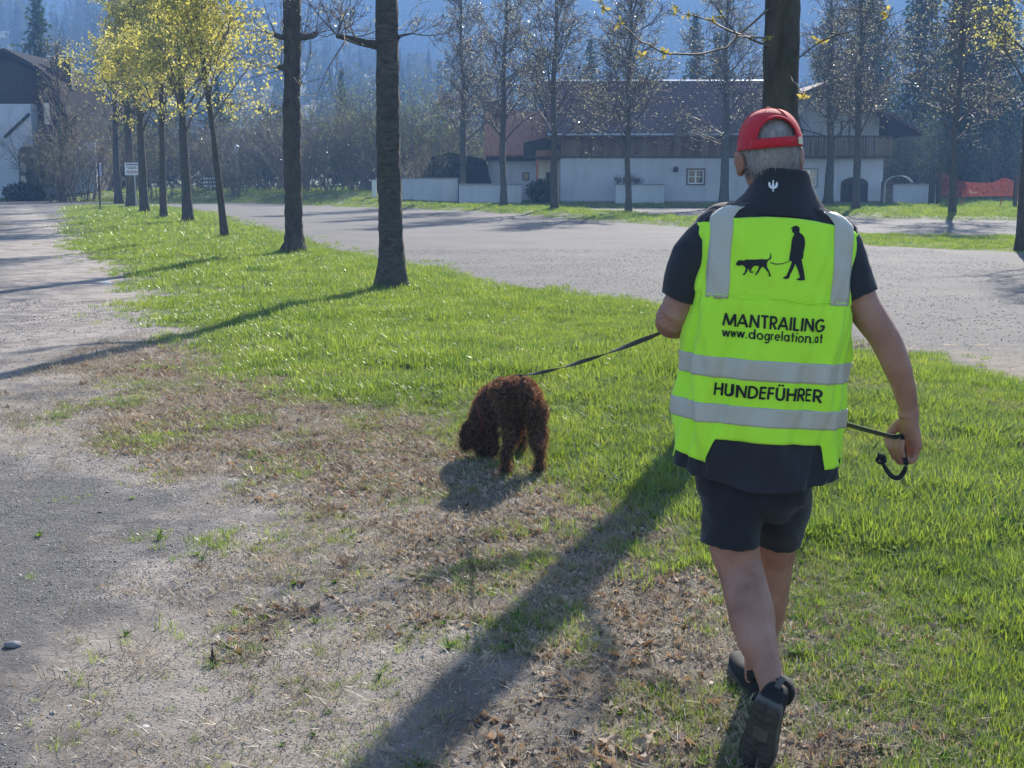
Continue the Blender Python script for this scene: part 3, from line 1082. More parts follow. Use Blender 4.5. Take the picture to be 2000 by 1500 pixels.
twig_line([(1500, 75), (1440, 70), (1412, 30), (1378, -10)], [10.5, 10.2, 10, 9.8], .008, tw, lv, r, (0, 2))
twig_line([(1550, 120), (1600, 80), (1660, 62), (1720, 40), (1790, 10)], [10.6, 10.4, 10.2, 10.0, 9.8], .007, tw, lv, r, (1,))
twig_line([(1640, 18), (1690, 22), (1730, 25)], [10.0, 10.0, 10.0], .004, tw, lv, r, (2,))
twig_line([(1545, 150), (1560, 175), (1570, 190)], [10.4, 10.2, 10.2], .005, tw, lv, r, (2,))
tb = tw.build('hanging_twigs', M_TWIG, e)
lv.build('leaves', M_OPEN, tb, .5, 54)

# ------------------------------------------------------------------ row in front of the farmhouse: thin trees just coming into leaf
P_ROW2 = dict(wob=.15, lift=.04, rmin=.011, depth=2, kids=(9, 7), ang=(.4, 1.1), leaves=2, spread=.14, lsize=.075)
G2 = 'thin trees along the farmhouse lane'
row2 = [(-2.56, 72.6, 10.5, .20, 61, 'bare thin tree at the left end of the low white garden wall'),
        (-.40, 64.7, 9.4, .17, 62, 'bare thin tree in front of the low wall and the dark shed roof'),
        (1.79, 58.7, 9.6, .165, 63, 'bare thin tree by the porch corner, left of the long white wall'),
        (4.59, 55.0, 7.6, .135, 64, 'smallest bare tree, standing in front of the white box and the long white wall'),
        (10.4, 68.5, 10.5, .23, 65, 'bare tree to the right of the small four-pane window'),
        (15.3, 67.5, 10.5, .23, 66, 'forked bare tree just right of the man, in front of the farmhouse balcony'),
        (14.5, 58.7, 9.8, .17, 67, 'bare crooked tree in front of the dark arched door'),
        (16.4, 51.9, 9.0, .135, 68, 'bare slim tree in front of the orange safety net')]
for (x, y, H, r0, seed, lab) in row2:
    make_tree('lime_tree', lab, (x, y), H, r0, .05, seed, P_ROW2, 30, .28, M_BUDW, M_BARK3, group=G2, reach=(1.6, 2.8), upang=(.3, .9), nseg=22, nside=9, lump=.08, wob=.05)
P_RT = dict(P_YEL, leaves=5, lsize=.06, psize=.035, puff=3)
make_tree('maple_tree', 'dark trunk with yellow-green leaf puffs at the right edge, on the grass island', (10.78, 29.3), 6.8, .15, .06, 71, P_RT, 16, .42, M_YELLOW, M_BARK2, reach=(1.2, 2.0), nseg=24, nside=12)


# ------------------------------------------------------------------ conifers
def conifer_parts(seed, H, spread, whorls=30):
    r = random.Random(seed)
    lv = Quads(); tw = Twigs()
    for k in range(whorls):
        t = .06 + .94 * k / whorls
        R0 = spread * (1 - t) ** .8 * r.uniform(.8, 1.15) + .12
        for i in range(9):
            az = r.uniform(0, 6.283)
            d = Vector((math.cos(az), math.sin(az), 0))
            L = R0 * r.uniform(.7, 1.15)
            a = Vector((0, 0, t * H)); b = a + d * L * .55 + Vector((0, 0, -.05 * L)); c = a + d * L + Vector((0, 0, -.18 * L))
            tw.seg([a, b, c], .03, .01)
            m = max(5, int(L * 11))
            for j in range(m):
                f = (j + .6) / m
                q = a.lerp(c, f) + Vector((r.gauss(0, .16), r.gauss(0, .16), r.gauss(-.08, .1))) * (.5 + f * .6)
                lv.add(q, r.uniform(.25, .55))
    return tw, lv


CON = []
for i, (H, sp, wh) in enumerate(((16, 2.6, 34), (15, 3.2, 34), (18, 2.8, 38))):
    tw, lv = conifer_parts(80 + i, H, sp, wh)
    e = empty('spruce_tree', (0, 0, 0))
    mb = MB(); trunk_mesh(mb, Vector((0, 0, 0)), Vector((0, 0, H)), .24, .03, 85 + i, n=8, seg=12, lump=.03)
    t = mb.build('trunk', M_BARK_D, e, True)
    b = tw.build('boughs', M_BARK_D, e)
    lv.build('needles', M_NEEDLE, e, .45, 90 + i, .5)
    CON.append(e)
used = [0, 0, 0]
con_spots = [(-37.5, 112, 1, 1.0, 'dark spruce rising behind the chimney of the left house'),
             (-33.5, 122, 2, .55, 'small spruce beside the big one behind the left house'),
             (24.5, 96, 0, 1.0, 'leftmost dark spruce of the tall stand at the right, above the pale bushes'),
             (28.5, 90, 2, .95, 'dark spruce above the left post of the orange net'),
             (31.5, 97, 1, 1.1, 'dark spruce behind the middle of the orange net'),
             (33.0, 88, 0, 1.0, 'dark spruce above the right post of the orange net'),
             (37.0, 95, 2, 1.0, 'dark spruce at the far right edge of the stand'),
             (19.5, 104, 2, .85, 'spruce behind the right end of the farmhouse'),
             (26.8, 108, 1, 1.1, 'back spruce in the gap between the two leftmost of the stand'),
             (36.5, 108, 0, 1.2, 'tall back spruce at the right of the stand'),
             (6.5, 118, 0, .8, 'spruce rising behind the middle of the farmhouse roof'),
             (10.5, 124, 1, .85, 'spruce behind the right half of the farmhouse roof'),
             (14.5, 112, 2, .8, 'spruce rising just left of the man above the farmhouse roof'),
             (29.8, 103, 2, 1.15, 'tall spruce in the second line above the orange net'),
             (22.6, 101, 1, .9, 'spruce between the farmhouse gable and the tall stand'),
             (34.6, 100, 1, 1.05, 'broad spruce second from the right edge of the stand'),
             (17.2, 118, 1, .9, 'spruce in the back line above the farmhouse balcony'),
             (2.5, 122, 2, .7, 'spruce in the back line above the left end of the farmhouse roof'),
             (-2.0, 116, 1, .6, 'spruce in the back line above the dark shed'),
             (-14.5, 120, 0, .62, 'small spruce between the two big pollarded trunks'),
             (-21.8, 104, 1, .55, 'dark spruce behind the lamp post and the shrubs')]
for (x, y, k, s, lab) in con_spots:
    o = CON[k] if not used[k] else copy_tree(CON[k])
    used[k] = 1
    o.location = (x, y, gz(x, y) - .1); o.scale = (s, s, s); o.rotation_euler = (0, 0, RND.uniform(0, 6.28))
    tag(o, lab, 'spruce', 'dark spruces behind the houses')


# ------------------------------------------------------------------ shrubs
def shrub(seed, H, W, stems, leaves, leafmat, lsize=.06, kids=(6, 3)):
    r = random.Random(seed)
    tw = Twigs(); lv = Quads()
    P = dict(wob=.13, lift=.05, rmin=.006, depth=2, kids=kids, ang=(.3, .85), leaves=leaves, spread=.10, lsize=lsize)
    for i in range(stems):
        az = r.uniform(0, 6.28); q = W * .25 * math.sqrt(r.random())
        d = Vector((math.cos(az) * r.uniform(.05, .6), math.sin(az) * r.uniform(.05, .6), 1))
        branch(r, tw, lv, Vector((q * math.cos(az), q * math.sin(az), -.1)), d, H * r.uniform(.55, .95), r.uniform(.018, .035), 0, P)
    e = empty('shrub', (0, 0, 0))
    s = tw.build('stems', M_TWIG_F, e)
    if lv.p: lv.build('leaves', leafmat, s, .6, seed)
    return e


SHR = [shrub(101, 5.2, 4.2, 28, 3, M_GREENB, .085), shrub(102, 4.6, 3.6, 28, 2, M_BUD, .06), shrub(103, 5.8, 4.0, 28, 4, M_GREENB, .095), shrub(104, 2.4, 2.0, 30, 3, M_GREENB, .05, (5, 3))]
used = [0] * 4
shr_spots = [(-31.6, 80.0, 1, .75, 'leafless shrub at the left edge in front of the house'),
             (-28.6, 86.0, 1, 1.0, 'bare grey shrub covering the right corner of the dark-roofed house'),
             (-25.4, 83.0, 1, 1.1, 'bare brownish shrub right of the dark-roofed house, left of the blue pole'),
             (-23.2, 85.0, 0, 1.0, 'shrub behind the blue pole with green tips'),
             (-20.4, 80.5, 2, .85, 'green tipped shrub right behind the white sign'),
             (-18.2, 82.5, 1, 1.05, 'grey shrub behind the yellow trees, left of the bench boards'),
             (-15.4, 88.0, 1, 1.0, 'dense grey-brown bush left of the knobbly trunk, behind the lamp'),
             (-15.9, 80.6, 3, 1.0, 'low rounded green-tipped shrub on the bank beside the lamp post'),
             (-12.8, 84.0, 1, 1.1, 'tall brownish bush directly behind the knobbly trunk'),
             (-11.0, 83.0, 0, 1.05, 'many-stemmed bush just right of the knobbly trunk'),
             (-9.0, 82.0, 2, 1.0, 'bright green tipped bush midway between the two big trunks'),
             (-7.2, 83.5, 0, 1.15, 'pale green bush just left of the tall straight trunk'),
             (-5.0, 85.0, 2, .85, 'rounded bush right of the tall straight trunk above the garden wall'),
             (-3.2, 86.5, 0, .8, 'dark round bush behind the garden wall near the shed'),
             (-4.6, 74.6, 3, 1.1, 'low bush just behind the garden wall at the left side of the shed'),
             (-25.6, 79.5, 0, .8, 'green tipped shrub on the bank hiding the right flank of the chalet'),
             (22.3, 80.0, 2, .75, 'pale green bush above the right-hand low white wall'),
             (20.4, 84.5, 0, .85, 'pale bush right of the farmhouse corner'),
             (25.8, 84.0, 0, .9, 'bush behind the left post of the orange net'),
             (-13.9, 90.0, 0, 1.2, 'tall green tipped bush in the back row left of the knobbly trunk'),
             (-8.2, 88.0, 2, 1.15, 'tall green bush in the second row between the two big trunks'),
             (-17.0, 91.0, 2, 1.05, 'tall bush in the back row behind the bench boards'),
             (-4.2, 90.0, 2, 1.2, 'tall bush in the back row right of the tall straight trunk'),
             (-1.0, 92.0, 0, 1.1, 'tall bush in the back row behind the dark shed'),
             (23.6, 86.0, 2, 1.0, 'tall bush behind the low white wall at right'),
             (28.6, 82.0, 0, .8, 'bush behind the right half of the orange net'),
             (-10.0, 92.0, 1, 1.35, 'tall pale bush in the back row between the two big trunks'),
             (-6.0, 95.0, 0, 1.3, 'tall grey bush in the back row behind the tall straight trunk')]
for (x, y, k, s, lab) in shr_spots:
    o = SHR[k] if not used[k] else copy_tree(SHR[k])
    used[k] = 1
    o.location = (x, y, gz(x, y)); o.scale = (s, s, s * RND.uniform(.92, 1.08)); o.rotation_euler = (0, 0, RND.uniform(0, 6.28))
    tag(o, lab, 'shrub', 'bare shrubs on the bank')
# ------------------------------------------------------------------ buildings
def plaster(name, col, dirt=.85):
    m, nt, out = new_mat(name)
    b = N(nt, 'ShaderNodeBsdfPrincipled'); b.inputs['Roughness'].default_value = .9
    b.inputs['Specular IOR Level'].default_value = .15
    v = coords(nt)
    f = noise(nt, v, .9, 6, .65)
    g = noise(nt, coords(nt, (1, 1, .15)), 2.5, 5, .6)
    c = mixc(nt, ramp(nt, f, [(.35, (0, 0, 0)), (.75, (dirt, dirt, dirt))]), col, tuple(k * .8 for k in col))
    c = mixc(nt, ramp(nt, g, [(.5, (0, 0, 0)), (.8, (dirt * .6,) * 3)]), c, tuple(k * q for k, q in zip(col, (.72, .69, .64))))
    nt.links.new(c, b.inputs['Base Color'])
    bp = N(nt, 'ShaderNodeBump'); bp.inputs['Strength'].default_value = .35; bp.inputs['Distance'].default_value = .01
    nt.links.new(noise(nt, v, 25, 5), bp.inputs['Height']); nt.links.new(bp.outputs[0], b.inputs['Normal'])
    nt.links.new(b.outputs[0], out.inputs[0])
    return m


M_PLASTER = plaster('white_plaster_blue_shade', (.52, .55, .60))  # white walls, with their dim bluish shade put into the base colour
M_CREAM = plaster('cream_plaster', (.74, .66, .54))
M_PLINTH = plaster('grey_plinth', (.30, .29, .28))
M_ROOF = mat_simple('red_brown_tiles', [(.3, (.075, .045, .045)), (.7, (.135, .082, .075))], .75, 3, (4, 1, 1), .5, 30)
M_ROOFD = mat_simple('dark_shingles', [(.3, (.012, .012, .013)), (.7, (.026, .024, .026))], .95, 4, (1, 1, 3), .5, 20, spec=.04)
M_TIMBER_D = mat_simple('dark_timber', [(.3, (.022, .017, .015)), (.7, (.055, .042, .036))], .85, 3, (4, 4, .4), .4)
M_STEEL = mat_simple('galvanised', [(.3, (.32, .33, .34)), (.7, (.48, .49, .5))], .4, 5, metal=.8)
M_WHITE = mat_simple('white_paint', [(.74, .74, .73)], .5, 8)
M_DARKW = mat_simple('dark_wood_frame', [(.3, (.05, .035, .026)), (.7, (.10, .07, .05))], .6, 6, (1, 1, .3))
M_COPPER = mat_simple('copper_pipe', [(.3, (.30, .10, .05)), (.7, (.45, .17, .08))], .4, 6, metal=.5)


def mat_board():
    m, nt, out = new_mat('weathered_board')
    b = N(nt, 'ShaderNodeBsdfPrincipled'); b.inputs['Roughness'].default_value = .85
    r = N(nt, 'ShaderNodeObjectInfo').outputs['Random']
    c = ramp(nt, r, [(0, (.13, .075, .045)), (.4, (.20, .135, .09)), (.7, (.25, .2, .15)), (1, (.16, .09, .055))])
    f = noise(nt, coords(nt, (8, 8, .8)), 5, 5)
    c = mixc(nt, 1.0, c, ramp(nt, f, [(.3, (.6, .6, .6)), (.7, (1.1, 1.1, 1.1))]), 'MULTIPLY')
    nt.links.new(c, b.inputs['Base Color']); nt.links.new(b.outputs[0], out.inputs[0])
    return m


M_BOARD = mat_board()


def mat_glass(name, tint=(.02, .025, .03)):
    m, nt, out = new_mat(name)
    b = N(nt, 'ShaderNodeBsdfPrincipled'); b.inputs['Base Color'].default_value = (*tint, 1)
    b.inputs['Roughness'].default_value = .06; b.inputs['Specular IOR Level'].default_value = .7
    bp = N(nt, 'ShaderNodeBump'); bp.inputs['Strength'].default_value = .05
    nt.links.new(noise(nt, coords(nt), 2.0, 2), bp.inputs['Height']); nt.links.new(bp.outputs[0], b.inputs['Normal'])
    nt.links.new(b.outputs[0], out.inputs[0])
    return m


M_GLASS = mat_glass('window_glass')
M_CURT = mat_glass('curtained_glass', (.42, .40, .36))
M_CURTY = mat_glass('yellow_curtained_glass', (.42, .34, .14))


def holed_wall(name, x0, x1, z0, z1, holes, mat, parent, y=0.0, t=.3):
    xs = sorted({x0, x1, *[h[0] for h in holes], *[h[1] for h in holes]})
    zs = sorted({z0, z1, *[h[2] for h in holes], *[h[3] for h in holes]})
    bm = bmesh.new()
    g = [[bm.verts.new((x, y, z)) for x in xs] for z in zs]
    for j in range(len(zs) - 1):
        for i in range(len(xs) - 1):
            cx, cz = (xs[i] + xs[i + 1]) / 2, (zs[j] + zs[j + 1]) / 2
            if any(h[0] < cx < h[1] and h[2] < cz < h[3] for h in holes): continue
            bm.faces.new((g[j][i], g[j][i + 1], g[j + 1][i + 1], g[j + 1][i]))
    for v in list(bm.verts):
        if not v.link_faces: bm.verts.remove(v)
    fs = list(bm.faces)
    ex = bmesh.ops.extrude_face_region(bm, geom=fs)
    for v in [k for k in ex['geom'] if isinstance(k, bmesh.types.BMVert)]: v.co.y += t
    bmesh.ops.recalc_face_normals(bm, faces=bm.faces)
    me = bpy.data.meshes.new(name); bm.to_mesh(me); bm.free()
    return link(name, me, mat, parent)


def window(parent, x0, x1, z0, z1, y, frame_mat, glass, cols=2, rows=2, fw=.06, surround=None):
    """frame bars with real depth, one pane object per light"""
    m = MB()
    d = .09
    for (a, b, c, e) in ((x0, x1, z0, z0 + fw), (x0, x1, z1 - fw, z1), (x0, x0 + fw, z0 + fw, z1 - fw), (x1 - fw, x1, z0 + fw, z1 - fw)):
        m.box(((a + b) / 2, y + .08, (c + e) / 2), (b - a, d, e - c))
    for i in range(1, cols):
        q = x0 + (x1 - x0) * i / cols
        m.box((q, y + .08, (z0 + z1) / 2), (fw * 1.3, d - .006, z1 - z0 - 2 * fw))
    for i in range(1, rows):
        q = z0 + (z1 - z0) * i / rows
        m.box(((x0 + x1) / 2, y + .083, q), (x1 - x0 - 2 * fw, d - .02, fw * .6))
    w = m.build('window', frame_mat, parent)
    for i in range(cols):
        for j in range(rows):
            a, b = x0 + (x1 - x0) * i / cols, x0 + (x1 - x0) * (i + 1) / cols
            c, e = z0 + (z1 - z0) * j / rows, z0 + (z1 - z0) * (j + 1) / rows
            MB().box(((a + b) / 2, y + .11, (c + e) / 2), (b - a - fw * .5, .012, e - c - fw * .4)).build('pane', glass, w)
    if surround:
        s = MB(); k = .07
        for (a, b, c, e) in ((x0 - k, x1 + k, z0 - k, z0 - .002), (x0 - k, x1 + k, z1 + .002, z1 + k), (x0 - k, x0 - .002, z0, z1), (x1 + .002, x1 + k, z0, z1)):
            s.box(((a + b) / 2, y - .01, (c + e) / 2), (b - a, .04, e - c))
        s.build('surround', surround, w)
    return w


# ---- the long white farmhouse
FY = 72.0
fh = empty('farmhouse', (2.5, FY, 0))
tag(fh, 'long white farmhouse with board-clad upper wall and red-brown tiled roof', 'house')
win1 = (6.55, 7.38, 1.1, 1.82); win2 = (12.45, 13.2, 1.0, 1.85); door = (14.55, 15.75, .16, 1.3)
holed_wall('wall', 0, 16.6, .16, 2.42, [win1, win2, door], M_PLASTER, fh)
MB().box((8.3, .13, .06), (16.7, .36, .36)).build('plinth', M_PLINTH, fh)
window(fh, *win1, 0, M_WHITE, M_GLASS, surround=M_DARKW)
window(fh, *win2, 0, M_WHITE, M_CURT, surround=M_PLINTH)
dm = MB()
out_ = [(14.45, .17), (15.85, .17), (15.85, 1.1)] + [(15.15 + .7 * math.cos(t), 1.1 + .34 * math.sin(t)) for t in [k * math.pi / 10 for k in range(1, 10)]] + [(14.45, 1.1)]
dm.prism(out_, -.05, .12)
d_ = dm.build('door', M_DARKW, fh)
for k in range(5):
    MB().box((14.62 + k * .265, -.062, .65), (.235, .025, .92)).build('plank', M_TIMBER_D, d_)
MB().box((4.7, .12, 2.47), (17.0 - 4.4, .40, .10)).build('beam', M_DARKW, fh)
# upper cladding, board by board
bme = None
for k in range(61):
    x = .1 + k * .2
    if bme is None:
        o = MB().box((0, 0, 0), (.186, .03, 1.26)).build('board', M_BOARD, fh); bme = o.data
    else:
        o = bpy.data.objects.new('board', bme); COL.objects.link(o); o.parent = fh
    o.location = (x, .02 + RND.uniform(-.008, .008), 3.15 + RND.uniform(-.012, .012))
MB().box((6.1, .28, 3.15), (12.2, .2, 1.24)).build('cladding_wall', M_DARKW, fh)
rf = MB()
rf.add([(-.7, -.75, 3.66), (12.3, -.75, 3.66), (12.3, 4.0, 6.5), (-.7, 4.0, 6.5), (-.7, 8.8, 3.66), (12.3, 8.8, 3.66)], [(0, 1, 2, 3), (3, 2, 5, 4)])
rf.add([(-.7, -.75, 3.50), (12.3, -.75, 3.50), (12.3, 4.0, 6.3), (-.7, 4.0, 6.3), (-.7, 8.8, 3.50), (12.3, 8.8, 3.50)], [(3, 2, 1, 0), (4, 5, 2, 3)])
rf.add([(-.7, -.752, 3.66), (12.3, -.752, 3.66), (12.3, -.752, 3.50), (-.7, -.752, 3.50)], [(3, 2, 1, 0)])
rf.add([(-.702, -.75, 3.66), (-.702, 4.0, 6.5), (-.702, 4.0, 6.3), (-.702, -.75, 3.50)], [(0, 1, 2, 3)])
roof = rf.build('roof', M_ROOF, fh)
# tile courses as real steps
for k in range(26):
    t = (k + .5) / 26
    o = MB().box((5.8, -.75 + 4.75 * t, 3.66 + 2.84 * t + .022), (13.0, .235, .03), rot=Matrix.Rotation(math.atan2(2.84, 4.75) - .07, 3, 'X')).build('tile_course', M_ROOF, roof)
MB().tube([(-.7, 4.0, 6.52), (12.3, 4.0, 6.52)], .09, 8).build('ridge_cap', M_STEEL, roof)
MB().tube([(-.7, -.83, 3.56), (12.3, -.83, 3.56)], .075, 8).build('gutter', M_STEEL, roof)
gb = MB(); gb.prism([(.3, 2.42), (7.8, 2.42), (7.8, 3.6), (4.0, 6.2), (.3, 3.9)], .02, .25, 'x'); gb.build('gable_wall', M_DARKW, fh)
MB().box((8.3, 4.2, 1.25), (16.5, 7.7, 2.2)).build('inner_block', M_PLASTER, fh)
# dwelling end with balcony and its own gable
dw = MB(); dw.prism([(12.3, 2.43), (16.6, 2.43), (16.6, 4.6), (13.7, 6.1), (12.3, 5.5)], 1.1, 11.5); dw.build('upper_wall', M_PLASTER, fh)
MB().box((14.6, .35, 2.48), (4.7, 1.5, .12)).build('balcony_floor', M_DARKW, fh)
bal = MB(); bal.box((14.6, -.33, 3.5), (4.7, .09, .09)); bal.build('balcony_rail', M_DARKW, fh)
sm = None
for k in range(33):
    if sm is None:
        o = MB().box((0, 0, 0), (.10, .03, .92)).build('baluster', M_BOARD, fh); sm = o.data
    else:
        o = bpy.data.objects.new('baluster', sm); COL.objects.link(o); o.parent = fh
    o.location = (12.32 + k * .142, -.33, 3.0)
r2 = MB()
for (xa, za, xb, zb) in ((13.7, 6.35, 18.3, 3.75), (13.7, 6.35, 10.6, 5.0)):
    r2.add([(xa, -.9, za), (xb, -.9, zb), (xb, 12, zb), (xa, 12, za), (xa, -.9, za - .2), (xb, -.9, zb - .2), (xb, 12, zb - .2), (xa, 12, za - .2)],
           [(0, 1, 2, 3), (7, 6, 5, 4), (0, 4, 5, 1), (1, 5, 6, 2), (2, 6, 7, 3)])
r2.build('gable_roof', M_ROOF, fh)
window(fh, 14.6, 15.5, 3.2, 4.35, 1.02, M_DARKW, M_GLASS, 2, 1)
lm = MB(); lm.tube([(5.9, -.02, 1.95), (5.9, -.18, 1.98)], .02, 6); lm.tube([(5.9, -.18, 2.0), (5.9, -.18, 1.92), (5.9, -.18, 1.72)], [.03, .11, .13], 8)
lm.build('wall_lamp', M_TIMBER_D, fh)
# porch at the left corner
MB().box((-.55, 1.9, 1.2), (1.1, .25, 2.4)).build('porch_wall', M_CREAM, fh)
MB().box((-.55, 1.76, .95), (.32, .05, 1.5)).build('porch_door', M_DARKW, fh)
pr = MB(); pr.prism([(-1.9, 2.36), (-.05, 2.36), (-.05, 3.1), (-.8, 3.45), (-1.9, 3.2)], .3, 2.0); pr.build('porch_roof', M_TIMBER_D, fh)
MB().box((-.66, .22, 2.62), (1.2, .05, .38)).build('porch_fascia', mat_simple('orange_timber', [(.3, (.20, .085, .045)), (.7, (.32, .15, .08))], .7, 4, (1, 1, .3)), fh)
MB().tube([(-1.2, .35, 0), (-1.2, .35, 2.36)], .055, 8).build('drainpipe', M_COPPER, fh)

# ---- outbuilding left of the porch
ob = empty('outbuilding', (-1.3, 76.0, 0))
tag(ob, 'small white outbuilding with orange-tiled roof between shed and farmhouse porch', 'outbuilding')
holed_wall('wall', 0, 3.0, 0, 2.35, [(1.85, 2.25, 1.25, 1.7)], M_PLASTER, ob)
MB().box((1.5, 1.6, 1.15), (2.9, 2.5, 2.2)).build('inner_block', M_PLASTER, ob)
window(ob, 1.85, 2.25, 1.25, 1.7, 0, M_DARKW, M_GLASS, 1, 1)
MB().box((1.5, -.15, 2.48), (3.2, .5, .34)).build('eave_board', M_TIMBER_D, ob)
orf = MB(); orf.add([(-.2, -.42, 2.66), (3.1, -.42, 2.66), (3.1, 3.2, 5.1), (-.2, 3.2, 5.1), (-.2, -.42, 2.56), (3.1, -.42, 2.56), (3.1, 3.2, 5.0), (-.2, 3.2, 5.0)], [(0, 1, 2, 3), (7, 6, 5, 4), (0, 4, 5, 1), (1, 5, 6, 2), (3, 7, 4, 0), (2, 6, 7, 3)])
orf.build('roof', mat_simple('orange_tiles', [(.3, (.26, .10, .055)), (.7, (.42, .19, .10))], .7, 3, (3, 1, 1), .4), ob)

# ---- dark shed with steep roof
sh = empty('shed', (-2.7, 75.0, 0))
tag(sh, 'dark shed with steep flaring shingle roof behind the low garden wall', 'shed')
m = MB(); m.prism([(-2.0, .8), (1.68, .8), (1.45, 1.6), (1.3, 2.3), (1.1, 2.42), (-.6, 2.75), (-1.6, 2.5), (-1.8, 1.6)], 0, 3.4); m.build('roof', M_ROOFD, sh)
MB().box((.1, 1.7, .5), (2.6, 3.0, 1.0)).build('wall', M_TIMBER_D, sh)
MB().box((.1, -.02, 1.93), (2.42, .06, .06)).build('batten', M_TIMBER_D, sh)

# ---- low garden walls, planter box
def low_wall(label, x0, x1, y, h, name='garden_wall', t=.28):
    e = empty(name, ((x0 + x1) / 2, y, 0)); tag(e, label, 'wall')
    w = x1 - x0
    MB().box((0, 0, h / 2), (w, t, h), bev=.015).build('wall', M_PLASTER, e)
    MB().box((0, 0, h + .026), (w + .06, t + .08, .05), bev=.012).build('coping', M_PLINTH, e)
    return e


low_wall('higher left section of the low white garden wall, right of the tall straight trunk', -5.75, -2.82, 73.0, 1.36)
low_wall('lower right section of the white garden wall in front of the shed', -2.72, .5, 71.6, 1.05)
low_wall('low white wall right of the farmhouse, beside the garden gate', 19.35, 21.5, 71.0, 1.05)
pb = empty('planter_box', (6.45, 70.7, 0)); tag(pb, 'white box-shaped planter standing before the long white wall', 'planter')
MB().box((0, 0, .53), (2.45, .7, 1.06), bev=.015).build('box', M_PLASTER, pb)
MB().box((0, 0, 1.085), (2.5, .76, .04)).build('rim', M_PLINTH, pb)
tw = Twigs(); lv = Quads(); r = random.Random(120)
for k in range(70):
    p = Vector((r.uniform(-1.15, .15), r.uniform(-.25, .25), 1.08))
    branch(r, tw, lv, p, Vector((r.gauss(0, .4), r.gauss(0, .4), 1)), r.uniform(.2, .45), .01, 1, dict(wob=.15, lift=0, rmin=.005, depth=2, kids=(3, 3), ang=(.4, 1), leaves=3, spread=.05, lsize=.07))
M_RUST = mat_leaf('rusty_leaf', (.10, .06, .04), (.2, .13, .08), trans=.3, gloss=.02, inst=False)
pl = empty('planter_plants', (6.45, 70.7, 0)); tag(pl, 'low brown dry plants growing in the white planter box', 'plants')
st = tw.build('stems', M_TWIG_F, pl); lv.build('leaves', M_RUST, st, .6, 121)

# evergreen bush at the porch
eb = empty('evergreen_bush', (1.5, 71.0, gz(1.5, 71.0))); tag(eb, 'dark evergreen bush with large leaves at the farmhouse corner', 'bush')
lv = Quads(); tw = Twigs(); r = random.Random(130)
for k in range(1500):
    u = rvec(r).normalized() * r.random() ** .33
    lv.add(Vector((u.x * .75, u.y * .6, .62 + u.z * .62)), r.uniform(.12, .24))
for k in range(14):
    tw.seg([Vector((0, 0, -.05)), Vector((r.gauss(0, .2), r.gauss(0, .2), .4)), Vector((r.gauss(0, .4), r.gauss(0, .4), .9))], .03, .01)
tw.build('stems', M_TWIG_F, eb)
lv.build('leaves', mat_leaf('evergreen_leaf', (.014, .026, .014), (.035, .055, .025), trans=.12, gloss=.05, rough=.35, inst=False), eb, .5, 131)

# garden gate with slats and a wire arch
gg = empty('garden_gate', (19.0, 70.8, gz(19.0, 70.8))); tag(gg, 'slatted wooden garden gate beside the low wall at right', 'gate')
for k in range(9): MB().box((0, 0, .12 + k * .115), (.52, .03, .085)).build('slat', M_BOARD, gg)
for s in (-1, 1): MB().box((s * .24, .04, .55), (.06, .05, 1.15)).build('post', M_DARKW, gg)
ga = empty('garden_arch', (19.4, 70.5, gz(19.4, 70.5))); tag(ga, 'thin curved metal rose arch over the garden gate', 'arch')
arc = [(-.55, 0, 0), (-.55, 0, .85)] + [(.15 + -.7 * math.cos(t), 0, .95 + .46 * math.sin(t)) for t in [k * math.pi / 12 for k in range(0, 12)]]
MB().tube(arc, .022, 6).build('hoop', M_STEEL, ga)
MB().tube([(x, .25, z) for x, _, z in arc], .022, 6).build('hoop', M_STEEL, ga)
for k in range(0, len(arc), 2): MB().tube([(arc[k][0], 0, arc[k][2]), (arc[k][0], .25, arc[k][2])], .012, 5).build('rung', M_STEEL, ga)

# ---- orange safety net on posts
nf = empty('safety_net_fence', (24.0, 68.0, 0)); tag(nf, 'sagging orange safety net stretched between brown posts', 'fence')
mN, ntN, outN = new_mat('orange_net')
dN = N(ntN, 'ShaderNodeBsdfDiffuse'); dN.inputs[0].default_value = (.27, .075, .055, 1)
tN = N(ntN, 'ShaderNodeBsdfTranslucent'); tN.inputs[0].default_value = (.30, .08, .055, 1)
xN = N(ntN, 'ShaderNodeBsdfTransparent')
wv = N(ntN, 'ShaderNodeTexVoronoi'); wv.inputs['Scale'].default_value = 22
ntN.links.new(coords(ntN), wv.inputs['Vector'])
m1 = N(ntN, 'ShaderNodeMixShader'); m1.inputs[0].default_value = .5
m2 = N(ntN, 'ShaderNodeMixShader')
ntN.links.new(dN.outputs[0], m1.inputs[1]); ntN.links.new(tN.outputs[0], m1.inputs[2])
ntN.links.new(ramp(ntN, wv.outputs['Distance'], [(.45, (.05, .05, .05)), (.6, (.8, .8, .8))]), m2.inputs[0])
ntN.links.new(xN.outputs[0], m2.inputs[2]); ntN.links.new(m1.outputs[0], m2.inputs[1]); ntN.links.new(m2.outputs[0], outN.inputs[0])
A = at(1828, 330, 70.0); B = at(1985, 345, 63.5); o0 = Vector(nf.location)
ctrl = [(0, 335, 385), (.1, 340, 385), (.22, 350, 385), (.36, 355, 384), (.55, 357, 384), (.7, 356, 383), (.82, 346, 383), (.92, 352, 384), (1, 362, 387)]
nv = []; nfc = []
nn = 60
